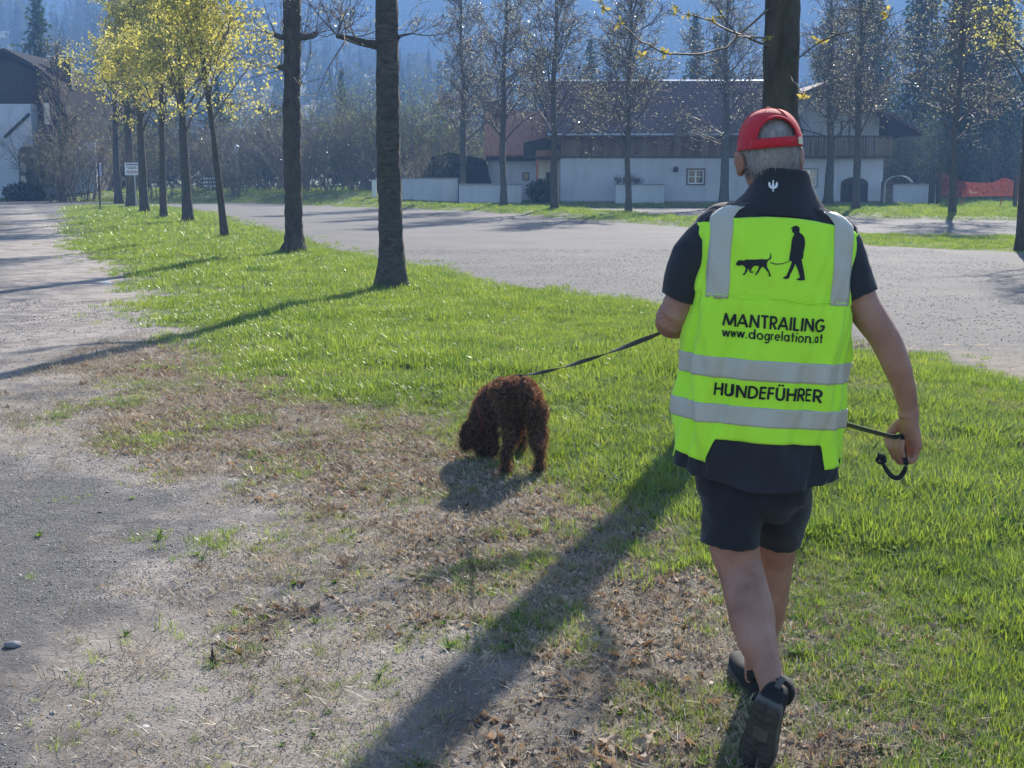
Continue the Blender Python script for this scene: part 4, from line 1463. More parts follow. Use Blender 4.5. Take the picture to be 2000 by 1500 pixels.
for i in range(nn + 1):
    t = i / nn
    for k in range(len(ctrl) - 1):
        if ctrl[k][0] <= t <= ctrl[k + 1][0]:
            f = (t - ctrl[k][0]) / (ctrl[k + 1][0] - ctrl[k][0]); break
    yt = ctrl[k][1] * (1 - f) + ctrl[k + 1][1] * f; yb = ctrl[k][2] * (1 - f) + ctrl[k + 1][2] * f
    Y = 70 + (63.5 - 70) * t; px = 1830 + (1990 - 1830) * t
    a, b = at(px, yt, Y), at(px, yb, Y)
    for j in range(9):
        q = b.lerp(a, j / 8) - o0
        nv.append((q.x, q.y + .06 * math.sin(i * .5 + j * .7) * math.sin(j / 8 * 3.14), q.z))
for i in range(nn):
    for j in range(8):
        nfc.append((i * 9 + j, i * 9 + 9 + j, i * 9 + 10 + j, i * 9 + 1 + j))
link('net', mesh_np('net', nv, nfc), mN, nf, True)
for (px, yt, Y, w) in ((1822, 328, 70.1, .26), (1836, 335, 69.5, .2), (1985, 344, 63.6, .16)):
    p = at(px, yt, Y)
    MB().box((p.x - o0.x, p.y - o0.y, p.z / 2 - .1), (w, w, p.z + .2), bev=.02).build('post', M_DARKW, nf)
for (pa, pb_, Y) in (((1874, 403), (1884, 384), 68), ((1951, 406), (1958, 384), 65)):
    a, b = at(*pa, Y), at(*pb_, Y)
    MB().tube([a - o0 - Vector((0, 0, .1)), b - o0], .03, 6).build('stake', mat_simple('orange_stake', [(.55, .14, .05)], .6), nf)

# ---- dark-roofed house at the left
HY = 88.0
lh = empty('chalet_house', (-30.0, HY, 0)); tag(lh, 'dark-roofed chalet with big black chimney and white ground floor at left', 'house')
def lp(x, y, dy=0.0):
    p = at(x, y, HY + dy); return (p.x + 30.0, p.z)
o = [lp(x, y) for x, y in ((-150, 277), (-150, 205), (15, 112), (78, 146), (112, 176), (150, 277))]
MB().prism(o, 0, 9).build('timber_gable', M_TIMBER_D, lh)
for a, b in (((16, 105), (157, 284)), ((16, 105), (-170, 212))):
    (xa, za), (xb, zb) = lp(*a), lp(*b)
    if a[0] < b[0]:
        q_ = [(xa, za), lp(80, 139), lp(116, 168), (xb, zb)]
        seg_ = list(zip(q_, q_[1:]))
    else: seg_ = [((xa, za), (xb, zb))]
    for (p, q) in seg_:
        m = MB(); m.prism([p, q, (q[0], q[1] + .28), (p[0], p[1] + .28)], -.9, 9.6); m.build('roof', M_ROOFD, lh)
(x0, zb), (x1, zt) = lp(80, 172), lp(119, 112)
MB().box(((x0 + x1) / 2, 2.2, (zb + zt) / 2), (x1 - x0, .7, zt - zb), bev=.03).build('chimney', M_TIMBER_D, lh)
ch = [c for c in lh.children if c.name.startswith('chimney')][0]
for sx in (-.5, .5):
    for sy in (-.2, .2): MB().box(((x0 + x1) / 2 + sx, 2.2 + sy, zt + .08), (.12, .12, .2)).build('cap_support', M_TIMBER_D, ch)
MB().box(((x0 + x1) / 2, 2.2, zt + .22), (x1 - x0 + .25, .95, .09)).build('chimney_cap', M_STEEL, ch)
MB().box((x1 + .03, 1.84, (zb + zt) / 2), (.04, .05, zt - zb)).build('flashing', M_STEEL, ch)
(x0, zt), (x1, _) = lp(-90, 203, -1.3), lp(59, 203, -1.3)
MB().box(((x0 + x1) / 2, -.65, zt / 2), (x1 - x0, 1.28, zt), bev=.02).build('stair_block', M_PLASTER, lh)
a, b = lp(8, 268, -1.4), lp(57, 222, -1.4)
MB().tube([(a[0], -1.36, a[1]), (b[0], -1.36, b[1])], .09, 6).build('stair_rail', M_TIMBER_D, lh)
(wx0, _), (wx1, z1_) = lp(59, 278, -.3), lp(185, 278, -.3)
ax0, az0 = lp(64, 345, -.3); ax1, az1 = lp(103, 288, -.3); bx0, bz0 = lp(124, 328, -.3); bx1, bz1 = lp(136, 296, -.3)
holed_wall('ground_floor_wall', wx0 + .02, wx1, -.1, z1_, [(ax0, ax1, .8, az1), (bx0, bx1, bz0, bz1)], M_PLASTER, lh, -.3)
MB().box(((wx0 + wx1) / 2, 3.2, z1_ / 2 - .05), (wx1 - wx0 - .3, 6.0, z1_ - .12)).build('inner_block', M_TIMBER_D, lh)
window(lh, ax0, ax1, .8, az1, -.3, M_DARKW, M_CURT, 2, 2, .1)
window(lh, bx0, bx1, bz0, bz1, -.3, M_DARKW, M_CURTY, 1, 1, .08)
ex0, ez0 = lp(38, 352, -1.4); ex1, ez1 = lp(64, 286, -1.4)
am = MB(); am.prism([(ex0, .7), (ex1 - .06, .7), (ex1 - .06, ez1), (ex0 + .35, ez1), (ex0 + .1, ez1 - .12), (ex0, ez1 - .4)], -1.40, -1.3); am.build('arched_frame', M_DARKW, lh)
for i in range(2): MB().box((ex0 + .27, -1.42, 1.2 + i * .8), (.34, .03, .6)).build('pane', M_CURT, lh)
tx0, tz0 = lp(88, 243); tx1, tz1 = lp(97, 201)
MB().box(((tx0 + tx1) / 2, -.03, (tz0 + tz1) / 2), (tx1 - tx0, .06, tz1 - tz0)).build('tall_window', M_CURT, lh)
px_, pz_ = lp(112, 299, -.3)
MB().box((px_, -.32, pz_), (.22, .02, .2)).build('number_plate', mat_simple('blue_plate', [(.02, .03, .10)], .4), lh)
m = MB(); m.prism([lp(52, 276), lp(158, 282), lp(158, 274), lp(52, 268)], -1.0, .0); m.build('skirt_roof', M_ROOFD, lh)
gx0, gz0 = lp(138, 243, 3); gx1, gz1 = lp(160, 205, 3)
MB().box(((gx0 + gx1) / 2, 3.4, (gz0 + gz1) / 2), (gx1 - gx0, .1, gz1 - gz0)).build('side_window', M_CURT, lh)
# clipped hedge in front of it
he = empty('hedge', (-29.2, 83.6, gz(-29.2, 83.6))); tag(he, 'dark low hedge in front of the chalet windows', 'hedge')
lv = Quads(); tw = Twigs(); r = random.Random(140)
for k in range(2600):
    u = rvec(r).normalized() * r.random() ** .3
    lv.add(Vector((u.x * 1.35, u.y * .5, .5 + u.z * .62)), r.uniform(.08, .18))
for k in range(16): 
    x = r.uniform(-1.2, 1.2); tw.seg([Vector((x, 0, -.1)), Vector((x + r.gauss(0, .1), r.gauss(0, .1), .8))], .025, .01)
tw.build('stems', M_TWIG_F, he); lv.build('leaves', bpy.data.materials['evergreen_leaf'], he, .6, 141)

# ---- small furniture
sg = empty('notice_sign', (-17.45, 64.0, gz(-17.45, 64))); tag(sg, 'white notice board with red symbols mounted on the pale trunk', 'sign')
p = at(258, 330, 64.0); pz = p.z - sg.location.z; dx = p.x + 17.45
MB().box((dx, 0, pz), (.66, .03, .56), bev=.006).build('board', M_WHITE, sg)
mg = mat_simple('sign_grey_print', [(.10, .10, .12)], .6); mr = mat_simple('sign_red_print', [(.55, .07, .06)], .6)
tx = MB()
tx.box((dx, -.017, pz + .2), (.54, .003, .05)); tx.box((dx - .02, -.017, pz + .09), (.46, .003, .03)); tx.box((dx + .02, -.017, pz + .03), (.40, .003, .03))
tag(tx.build('print_lines', mg, sg), kind='stuff')
for k in (-1, 0, 1):
    rg = MB(); rg.tube([(dx + k * .17 + .065 * math.cos(t), -.018, pz - .14 + .065 * math.sin(t)) for t in [i * 6.2832 / 12 for i in range(13)]], .011, 5)
    o = rg.build('prohibition_ring', mr, sg)
    MB().box((dx + k * .17, -.017, pz - .14), (.08, .003, .035)).build('pictogram', mg, o)
MB().tube([(dx + .12, .02, 0), (dx + .10, .02, pz - .2)], .03, 8).build('pole', M_STEEL, sg)
bp_ = empty('blue_sign_pole', (-17.3, 58.5, gz(-17.3, 58.5))); tag(bp_, 'thin dark pole with a blue sign seen edge-on, beside the gravel path', 'sign')
MB().tube([(0, 0, -.1), (.02, 0, 2.05)], .032, 8).build('pole', M_DARKW, bp_)
MB().box((.06, 0, 1.72), (.05, .42, .55), rz=.06, bev=.005).build('panel', mat_simple('blue_panel', [(.03, .06, .16)], .5), bp_)
lpst = empty('street_lamp', (-16.7, 85, gz(-16.7, 85))); tag(lpst, 'white lantern on a thin pole above the bank shrubs', 'street lamp')
lz = at(470, 293, 85).z - lpst.location.z
MB().tube([(0, 0, -.1), (0, 0, lz - .25)], [.05, .035], 8).build('pole', M_STEEL, lpst)
MB().tube([(0, 0, lz - .27), (0, 0, lz - .2), (0, 0, lz + .18)], [.05, .11, .15], 10).build('lantern', M_WHITE, lpst)
MB().tube([(0, 0, lz + .182), (0, 0, lz + .2), (0, 0, lz + .3)], [.2, .19, .03], 10).build('cap', M_STEEL, lpst)
bn = empty('board_fence', (-18.3, 82.5, gz(-18.3, 82.5))); tag(bn, 'short piece of three pale horizontal boards on the grassy bank', 'fence')
bz = at(409, 356, 82.5).z - bn.location.z; bxx = at(409, 356, 82.5).x + 18.3
for k in (-1, 0, 1): MB().box((bxx, 0, bz + k * .22), (.72, .03, .13), bev=.006).build('board', M_WHITE, bn)
for s in (-1, 1): MB().box((bxx + s * .26, .045, bz / 2 + .14), (.07, .05, bz + .4)).build('post', M_DARKW, bn)
mk = empty('marker_post', (-7.35, 74.5, gz(-7.35, 74.5))); tag(mk, 'small white post just left of the tall straight trunk, on the verge', 'post')
MB().box((0, 0, .42), (.24, .12, .95), bev=.01).build('post', M_WHITE, mk)
MB().box((0, 0, .91), (.28, .16, .04)).build('cap', M_PLINTH, mk)
# stone, scrap and crumpled leaf on the ground
def rock(name, label, cat, loc, s, mat):
    bm = bmesh.new(); bmesh.ops.create_icosphere(bm, subdivisions=2, radius=1)
    for v in bm.verts: v.co = Vector((v.co.x * s[0], v.co.y * s[1], v.co.z * s[2])) * RND.uniform(.85, 1.1)
    me = bpy.data.meshes.new(name); bm.to_mesh(me); bm.free()
    o = link(name, me, mat, None, True); o.location = (loc[0], loc[1], gz(*loc[:2]) + s[2] * .5)
    tag(o, label, cat); return o
rock('stone', 'grey stone lying on the bare soil at the left edge', 'stone', (-1.70, 4.52), (.03, .022, .014), mat_simple('stone', [(.3, (.13, .13, .14)), (.7, (.26, .26, .27))], .8, 30, bump=.4))
rock('paper_scrap', 'small white scrap of litter at the tip of the second tree shadow', 'litter', (-5.99, 20.4), (.075, .05, .02), M_WHITE)
lf = leaf_mesh(779, M_LITTER, 7, .034, 1.6); o = link('curled_leaf', lf, mat_leaf('dark_dead_leaf', (.05, .034, .024), (.10, .068, .045), trans=.12, gloss=.01, inst=False)); o.location = (-.98, 4.37, gz(-.98, 4.37) + .008); o.rotation_euler = (.25, -.2, 2.2)
tag(o, 'large curled dead leaf standing up alone on the pale soil', 'leaf')
# ------------------------------------------------------------------ figures: helpers
def ellipsoid(mb, c, s, rot=None, n=16, m=10):
    c = Vector(c); vs = []; fs = []
    for j in range(1, m):
        f = math.pi * j / m
        for i in range(n):
            t = 2 * math.pi * i / n
            v = Vector((s[0] * math.sin(f) * math.cos(t), s[1] * math.sin(f) * math.sin(t), s[2] * math.cos(f)))
            if rot is not None: v = rot @ v
            vs.append(c + v)
    a = Vector((0, 0, s[2])); b = Vector((0, 0, -s[2]))
    if rot is not None: a = rot @ a; b = rot @ b
    vs += [c + a, c + b]
    k = n * (m - 1)
    for j in range(m - 2):
        for i in range(n):
            l = (i + 1) % n
            fs.append((j * n + i, j * n + n + i, j * n + n + l, j * n + l))
    for i in range(n):
        l = (i + 1) % n
        fs.append((k, i, l)); fs.append((k + 1, (m - 2) * n + l, (m - 2) * n + i))
    mb.add(vs, fs)


def loft(mb, pts, rx, ry, xref, n=16, cap=True, power=2.0):
    """elliptic rings along a path; rx along xref, ry across it"""
    pts = [Vector(p) for p in pts]; m = len(pts)
    if not hasattr(rx, '__len__'): rx = [rx] * m
    if not hasattr(ry, '__len__'): ry = [ry] * m
    vs = []; fs = []
    xr = Vector(xref)
    for i, p in enumerate(pts):
        d = (pts[min(i + 1, m - 1)] - pts[max(0, i - 1)]).normalized()
        x = (xr - d * xr.dot(d)).normalized(); y = d.cross(x)
        for k in range(n):
            t = 2 * math.pi * k / n
            c, s = math.cos(t), math.sin(t)
            c = math.copysign(abs(c) ** (2 / power), c); s = math.copysign(abs(s) ** (2 / power), s)
            vs.append(p + x * (c * rx[i]) + y * (s * ry[i]))
    for i in range(m - 1):
        for k in range(n):
            l = (k + 1) % n
            fs.append((i * n + k, i * n + l, i * n + n + l, i * n + n + k))
    if cap:
        fs.append(tuple(range(n - 1, -1, -1))); fs.append(tuple((m - 1) * n + k for k in range(n)))
    mb.add(vs, fs)


def smooth_path(pts, rad, sub=4):
    """Catmull-Rom through points, radii follow"""
    P = [Vector(p) for p in pts]; out = []; rr = []
    n = len(P)
    for i in range(n - 1):
        p0, p1, p2, p3 = P[max(0, i - 1)], P[i], P[i + 1], P[min(n - 1, i + 2)]
        for k in range(sub):
            t = k / sub
            out.append(.5 * ((2 * p1) + (p2 - p0) * t + (2 * p0 - 5 * p1 + 4 * p2 - p3) * t * t + (3 * p1 - p0 - 3 * p2 + p3) * t ** 3))
            f = t * t * (3 - 2 * t)
            rr.append(rad[i] * (1 - f) + rad[i + 1] * f)
    out.append(P[-1]); rr.append(rad[-1])
    return out, rr


def remesh(mb, voxel, smooth=4, fac=.5):
    tmp = mb.build('shape', None)
    md = tmp.modifiers.new('r', 'REMESH'); md.mode = 'VOXEL'; md.voxel_size = voxel; md.adaptivity = 0
    ms = tmp.modifiers.new('s', 'SMOOTH'); ms.factor = fac; ms.iterations = smooth
    dg = bpy.context.evaluated_depsgraph_get()
    me = bpy.data.meshes.new_from_object(tmp.evaluated_get(dg))
    old = tmp.data
    bpy.data.objects.remove(tmp); bpy.data.meshes.remove(old)
    return me


# ------------------------------------------------------------------ the man
MO = Vector((.69, 3.82, 0.0))
man = empty('person', (MO.x, MO.y, gz(MO.x, MO.y)))
tag(man, 'man seen from behind in red cap, yellow-green vest and dark shorts, walking with the leash', 'person')
gzm = man.location.z


def L_(x, y, Y): return at(x, y, Y) - Vector((MO.x, MO.y, gzm))


M_SKIN = mat_simple('skin', [(.3, (.25, .120, .082)), (.5, (.34, .175, .122)), (.7, (.40, .220, .160))], .55, 11, bump=.22, bscale=160, spec=.35)
for nd in M_SKIN.node_tree.nodes:
    if nd.type == 'BSDF_PRINCIPLED':
        nd.inputs['Subsurface Weight'].default_value = .12
        nd.inputs['Subsurface Radius'].default_value = (.02, .008, .004)
        nd.inputs['Subsurface Scale'].default_value = .5


def cloth(name, c, var=.12, rough=.85, wscale=380, bump=.25):
    m, nt, out = new_mat(name)
    b = N(nt, 'ShaderNodeBsdfPrincipled'); b.inputs['Roughness'].default_value = rough
    b.inputs['Specular IOR Level'].default_value = .2; b.inputs['Sheen Weight'].default_value = .15
    v = coords(nt)
    f = noise(nt, v, 9, 4)
    nt.links.new(ramp(nt, f, [(.3, tuple(k * (1 - var) for k in c)), (.7, tuple(min(1, k * (1 + var)) for k in c))]), b.inputs['Base Color'])
    w = N(nt, 'ShaderNodeTexWave'); w.inputs['Scale'].default_value = wscale; w.bands_direction = 'DIAGONAL'
    nt.links.new(v, w.inputs['Vector'])
    bp = N(nt, 'ShaderNodeBump'); bp.inputs['Strength'].default_value = bump; bp.inputs['Distance'].default_value = .0006
    nt.links.new(w.outputs['Fac'], bp.inputs['Height']); nt.links.new(bp.outputs[0], b.inputs['Normal'])
    nt.links.new(b.outputs[0], out.inputs[0])
    return m


def creases(m, strength=.5, sc=11.0):
    """soft cloth wrinkles on top of the weave"""
    nt = m.node_tree
    b = [q for q in nt.nodes if q.type == 'BSDF_PRINCIPLED'][0]
    old = b.inputs['Normal'].links[0].from_socket
    bp = N(nt, 'ShaderNodeBump'); bp.inputs['Strength'].default_value = strength; bp.inputs['Distance'].default_value = .012
    nt.links.new(noise(nt, coords(nt, (1.0, 1.0, .55)), sc, 4, .5, 1.4), bp.inputs['Height'])
    nt.links.new(old, bp.inputs['Normal']); nt.links.new(bp.outputs[0], b.inputs['Normal'])
    return m


M_NAVY = cloth('navy_cloth', (.028, .030, .038))
M_SHORTS = cloth('dark_shorts_cloth', (.018, .019, .025))
M_HIVIS = cloth('fluorescent_yellow_green', (.50, .95, .05), .04, .75)
M_RED = cloth('red_cap_cloth', (.52, .022, .035), .1, .8)
for m_ in (M_NAVY, M_SHORTS, M_HIVIS): creases(m_, .55)
M_PRINT = mat_simple('black_print', [(.012, .014, .018)], .6, 20)
M_SHOE = cloth('shoe_fabric', (.018, .018, .019), .25, .8, 200, .5)
for nd in M_SHOE.node_tree.nodes:
    if nd.type == 'BSDF_PRINCIPLED': nd.inputs['Sheen Weight'].default_value = 0
M_SOLE = mat_simple('shoe_sole', [(.3, (.045, .045, .046)), (.7, (.085, .083, .08))], .75, 30, bump=.3)
M_SOLEL = mat_simple('sole_edge', [(.3, (.07, .067, .062)), (.7, (.12, .115, .105))], .8, 25)
M_HAIR = mat_simple('grey_hair', [(.3, (.22, .21, .21)), (.7, (.46, .44, .43))], .6, 60, (1, 1, .4), .5, 160)
M_WHITEP = mat_simple('white_print', [(.72, .73, .75)], .6, 20)


def mat_reflect():
    m, nt, out = new_mat('reflective_tape')
    b = N(nt, 'ShaderNodeBsdfPrincipled'); b.inputs['Roughness'].default_value = .42
    b.inputs['Metallic'].default_value = .0
    v = coords(nt)
    w = N(nt, 'ShaderNodeTexWave'); w.bands_direction = 'X'; w.inputs['Scale'].default_value = 55
    mp = N(nt, 'ShaderNodeMapping'); mp.inputs['Rotation'].default_value = (0, R(28), 0)
    nt.links.new(v, mp.inputs[0]); nt.links.new(mp.outputs[0], w.inputs['Vector'])
    nt.links.new(ramp(nt, w.outputs['Fac'], [(.2, (.38, .37, .31)), (.8, (.54, .53, .45))]), b.inputs['Base Color'])
    bp = N(nt, 'ShaderNodeBump'); bp.inputs['Strength'].default_value = .15; bp.inputs['Distance'].default_value = .001
    nt.links.new(w.outputs['Fac'], bp.inputs['Height']); nt.links.new(bp.outputs[0], b.inputs['Normal'])
    nt.links.new(b.outputs[0], out.inputs[0])
    return m


M_TAPE = mat_reflect()

# ---- body: one continuous surface
bd = MB()
HC = L_(1503, 298, 3.90)                                   # head centre
HR = Matrix.Rotation(R(7), 3, 'Z') @ Matrix.Rotation(R(-4), 3, 'Y')   # turned a little to the left


def hd(x, y, z): return HC + HR @ Vector((x, y, z))


ellipsoid(bd, hd(0, .0, .012), (.077, .097, .105), HR, 24, 16)       # cranium
ellipsoid(bd, hd(0, .035, -.05), (.060, .066, .078), HR, 20, 12)      # face and jaw
ellipsoid(bd, hd(0, .082, -.095), (.026, .024, .022), HR)             # chin
ellipsoid(bd, hd(0, .108, -.03), (.013, .022, .024), HR)              # nose
ellipsoid(bd, hd(0, .096, -.064), (.025, .012, .010), HR)             # lips
ellipsoid(bd, hd(0, .088, .012), (.055, .02, .013), HR)               # brow
for s in (-1, 1):
    ellipsoid(bd, hd(s * .031, .086, -.006), (.014, .012, .011), HR)
    ellipsoid(bd, hd(s * .040, .07, -.035), (.022, .02, .02), HR)
    er = HR @ Matrix.Rotation(s * R(-24), 3, 'Z') @ Matrix.Rotation(R(-10), 3, 'X')
    ellipsoid(bd, hd(s * .089, -.006, -.020), (.008, .021, .031), er, 14, 10)
    ellipsoid(bd, hd(s * .085, .004, -.047), (.009, .013, .014), er)
C7 = L_(1508, 405, 3.86)
p, q = smooth_path([hd(0, -.012, -.03), hd(0, -.018, -.085), C7 + Vector((0, .0, .02)), C7 - Vector((0, 0, .05))], [.058, .058, .066, .085])
loft(bd, p, q, [v * 1.05 for v in q], (1, 0, 0), 18)
TC = L_(1474, 905, 3.85)                                  # centre of the vest hem
ROLL = R(3.9)
TM = Matrix.Rotation(ROLL, 3, 'Y') @ Matrix.Rotation(R(-1.5), 3, 'X')


def T(x, y, z): return TC + TM @ Vector((x, y, z))


loft(bd, [T(0, 0, .72), T(0, .0, .68), T(0, 0, .61), T(0, 0, .45), T(0, .005, .28), T(0, .01, .12), T(0, .0, .0), T(0, 0, -.08)],
     [.07, .15, .185, .18, .168, .165, .165, .14], [.05, .075, .105, .12, .118, .118, .115, .10], (1, 0, 0), 24)


def limb(pts, rad, flat=1.0, xref=(1, 0, 0), sub=4):
    p, q = smooth_path(pts, rad, sub)
    loft(bd, p, q, [v * flat for v in q], xref, 16)


# right arm, hanging out and back a little
SHR_ = T(.165, -.005, .655)
RA = [SHR_, L_(1644, 500, 3.845), L_(1668, 560, 3.83), L_(1690, 605, 3.82), L_(1727, 660, 3.80), L_(1750, 710, 3.80), L_(1765, 755, 3.81), L_(1774, 795, 3.82), L_(1775, 815, 3.82)]
limb(RA, [.05, .050, .050, .047, .043, .040, .033, .0275, .030], 1.0)
# left arm: elbow out, forearm going forward
SHL_ = T(-.165, -.005, .655)
LA = [SHL_, L_(1357, 500, 3.85), L_(1338, 570, 3.862), L_(1313, 622, 3.87), L_(1318, 632, 3.97), L_(1338, 634, 4.07), L_(1352, 628, 4.15)]
limb(LA, [.05, .048, .046, .048, .044, .034, .028], 1.0, (0, 0, 1))


def hand(w, d, back, side, grip):
    """w wrist, d direction towards the knuckles, back = back of the hand, side = thumb side"""
    d = d.normalized(); side = (side - d * side.dot(d)).normalized(); back = d.cross(side)
    if back.dot(back) and back.dot(Vector(grip)) > 0: pass
    f = lambda a, b, c: w + d * a + side * b + back * c
    loft(bd, [f(-.01, 0, 0), f(.02, 0, 0), f(.055, -.002, .002), f(.085, -.004, .002), f(.098, -.004, 0)], [.026, .033, .041, .043, .038], [.022, .020, .018, .016, .012], side, 16, True, 2.5)
    for k, (b, l) in enumerate(((.030, .9), (.010, 1.0), (-.011, .95), (-.031, .78))):
        a0 = f(.082, b, .002)
        pts = [a0, f(.082 + .040 * l, b * .95, -.004), f(.086 + .046 * l, b * .92, -.030 * l), f(.072 + .020 * l, b * .9, -.047), f(.056, b * .88, -.040)]
        pp, qq = smooth_path(pts, [.0098, .0092, .0088, .0082, .007], 4)
        loft(bd, pp, qq, qq, side, 10)
    pts = [f(.02, .026, -.006), f(.045, .046, -.020), f(.066, .044, -.040), f(.080, .026, -.054), f(.086, .012, -.056)]
    pp, qq = smooth_path(pts, [.014, .0135, .0115, .010, .008], 4)
    loft(bd, pp, qq, qq, d, 10)


# right fist: back of the hand out to the right and towards us, thumb forward
hand(L_(1775, 812, 3.82), Vector((.10, .08, -1)), None, Vector((-.35, .95, 0)), (1, -.6, 0))
hand(L_(1352, 628, 4.15), Vector((.35, .9, .02)), None, Vector((.1, .1, 1)), (-1, 0, .3))
# legs
limb([T(-.085, 0, -.03), L_(1432, 990, 3.83), L_(1434, 1062, 3.82), L_(1446, 1112, 3.80), L_(1456, 1150, 3.76), L_(1468, 1200, 3.70), L_(1479, 1250, 3.63), L_(1497, 1300, 3.56), L_(1508, 1342, 3.51), L_(1512, 1370, 3.50)],
     [.08, .078, .072, .065, .064, .065, .054, .039, .034, .036], 1.05)
limb([T(.085, .02, -.03), L_(1522, 990, 3.92), L_(1512, 1062, 3.98), L_(1508, 1100, 4.0), L_(1502, 1150, 4.01), L_(1494, 1200, 4.03), L_(1484, 1250, 4.06), L_(1478, 1295, 4.08), L_(1480, 1325, 4.09)],
     [.08, .076, .068, .063, .061, .060, .048, .038, .040], 1.05)
# feet inside the shoes
AN_L = L_(1515, 1368, 3.50); TOE_L = L_(1464, 1512, 3.545)
AN_R = L_(1480, 1318, 4.09); TOE_R = Vector((AN_R.x - .02, AN_R.y + .185, .03))
for a, t in ((AN_L, TOE_L), (AN_R, TOE_R)):
    loft(bd, [a, a.lerp(t, .25), a.lerp(t, .4)], [.03, .026, .02], [.03, .024, .018], (1, 0, 0))
body_me = remesh(bd, .0037, 3, .45)
body = link('body', body_me, M_SKIN, man, True)

# ---- hair: grey shell with short strands
hm_ = MB(); vs = []; fs = []
nu, nvv = 36, 16
for j in range(nvv + 1):
    ph = R(30) + (R(128) - R(30)) * j / nvv
    for i in range(nu + 1):
        th = R(-205) + R(230) * i / nu                # from the right temple round the back to the left
        sx, sy, sz = .0795, .0995, .107
        k = 1.0
        if j == nvv: k = .96
        vs.append(hd(sx * k * math.sin(ph) * math.cos(th), sy * k * math.sin(ph) * math.sin(th), .012 + sz * math.cos(ph) - (.012 if 8 < i < nu - 8 else 0) * (j / nvv)))
for j in range(nvv):
    for i in range(nu):
        fs.append((j * (nu + 1) + i, j * (nu + 1) + i + 1, (j + 1) * (nu + 1) + i + 1, (j + 1) * (nu + 1) + i))
hm_.add(vs, fs)
hair = hm_.build('hair', M_HAIR, man, True)
tw = Twigs(); r = random.Random(5)
for k in range(2600):
    a = r.choice(vs[nu + 1:]); a = Vector(a) + rvec(r) * .004
    o = (a - HC).normalized()
    tip = a + o * r.uniform(.004, .008) + Vector((0, 0, -r.uniform(.006, .013)))
    tw.seg([a, tip], .0006, .0003)
tw.build('strands', M_HAIR, hair)

# ---- red cap
vs = []; fs = []
nu, nvv = 72, 20
rim = lambda th: .020 + .010 * math.sin(th)             # rim height over head centre, lower at the back
def cap_pt(th, f, off=0.0):
    """f = 0 rim ... 1 crown"""
    a, b, c = .0885 + off, .1085 + off, .1 + off
    z0 = -.002 - .004 * math.sin(th)
    ph = f * math.pi / 2
    k = math.cos(ph) ** .8 if f < 1 else 0
    return hd(a * k * math.cos(th), b * k * math.sin(th) - .004, .012 + z0 + (c - z0 + .008) * math.sin(ph) ** .95 * 1.0)
def in_hole(th, f):
    d = abs((th - R(-94) + math.pi) % (2 * math.pi) - math.pi)
    w = R(40)
    return d < w and .13 < f < .13 + .40 * math.sqrt(max(0, 1 - (d / w) ** 2))
idx = {}
cm = MB(); V_ = []
for j in range(nvv + 1):
    for i in range(nu):
        th = 2 * math.pi * i / nu
        V_.append(cap_pt(th, j / nvv * .995))
F_ = []
for j in range(nvv):
    for i in range(nu):
        l = (i + 1) % nu
        th = 2 * math.pi * (i + .5) / nu; f = (j + .5) / nvv
        if in_hole(th, f): continue
        F_.append((j * nu + i, j * nu + l, j * nu + nu + l, j * nu + nu + i))
cm.add(V_, F_)
cap = cm.build('cap', M_RED, man, True)
md = cap.modifiers.new('thick', 'SOLIDIFY'); md.thickness = .0035; md.offset = -1
# rolled edge round the opening, strap, buckle, button, brim
edge = []
for k in range(25):
    t = math.pi * k / 24
    edge.append(cap_pt(R(-94) - R(40) * math.cos(t), .13 + .40 * math.sin(t), .002))
MB().tube(edge, .0035, 6).build('opening_edge', M_RED, cap, True)
st = MB(); vs = []
for k in range(31):
    th = R(-94) + R(-52 + 104 * k / 30)
    for f in (.0, .13): vs.append(cap_pt(th, f, .003))
st.add(vs, [(2 * k, 2 * k + 2, 2 * k + 3, 2 * k + 1) for k in range(30)])
so = st.build('strap', M_RED, cap, True); md = so.modifiers.new('thick', 'SOLIDIFY'); md.thickness = .003
bk = MB(); vs = []
for k in range(7):
    th = R(-94) + R(36 + 13 * k / 6)
    for f in (.02, .12): vs.append(cap_pt(th, f, .0075))
bk.add(vs, [(2 * k, 2 * k + 2, 2 * k + 3, 2 * k + 1) for k in range(6)])
bo = bk.build('buckle', mat_simple('brass_buckle', [(.45, .36, .22)], .35, 20, metal=.7), so); md = bo.modifiers.new('thick', 'SOLIDIFY'); md.thickness = .003
ellipsoid_mb = MB(); ellipsoid(ellipsoid_mb, cap_pt(0, 1.0) + Vector((0, 0, .001)), (.008, .008, .004)); ellipsoid_mb.build('button', M_RED, cap, True)
br = MB(); vs = []
for k in range(25):
    th = R(22) + R(136) * k / 24
    c = math.sin((th - R(22)) / R(136) * math.pi)
    a = cap_pt(th, .0); o = HR @ Vector((math.cos(th), math.sin(th), 0))
    vs.append(a); vs.append(a + (HR @ Vector((0, 1, 0))) * .072 * c ** .6 + Vector((0, 0, -.016 * c)))
br.add(vs, [(2 * k, 2 * k + 2, 2 * k + 3, 2 * k + 1) for k in range(24)])
bo = br.build('brim', M_RED, cap, True); md = bo.modifiers.new('thick', 'SOLIDIFY'); md.thickness = .004
for k in range(6):       # seams
    th = R(-94 + 30 + 60 * k)
    MB().tube([cap_pt(th, (.15 if k not in (0, 5) else .5) + (.98 - .15) * i / 10 if k not in (0, 5) else .35 + .63 * i / 10, .0008) for i in range(11)], .0012, 4).build('seam', M_RED, cap)

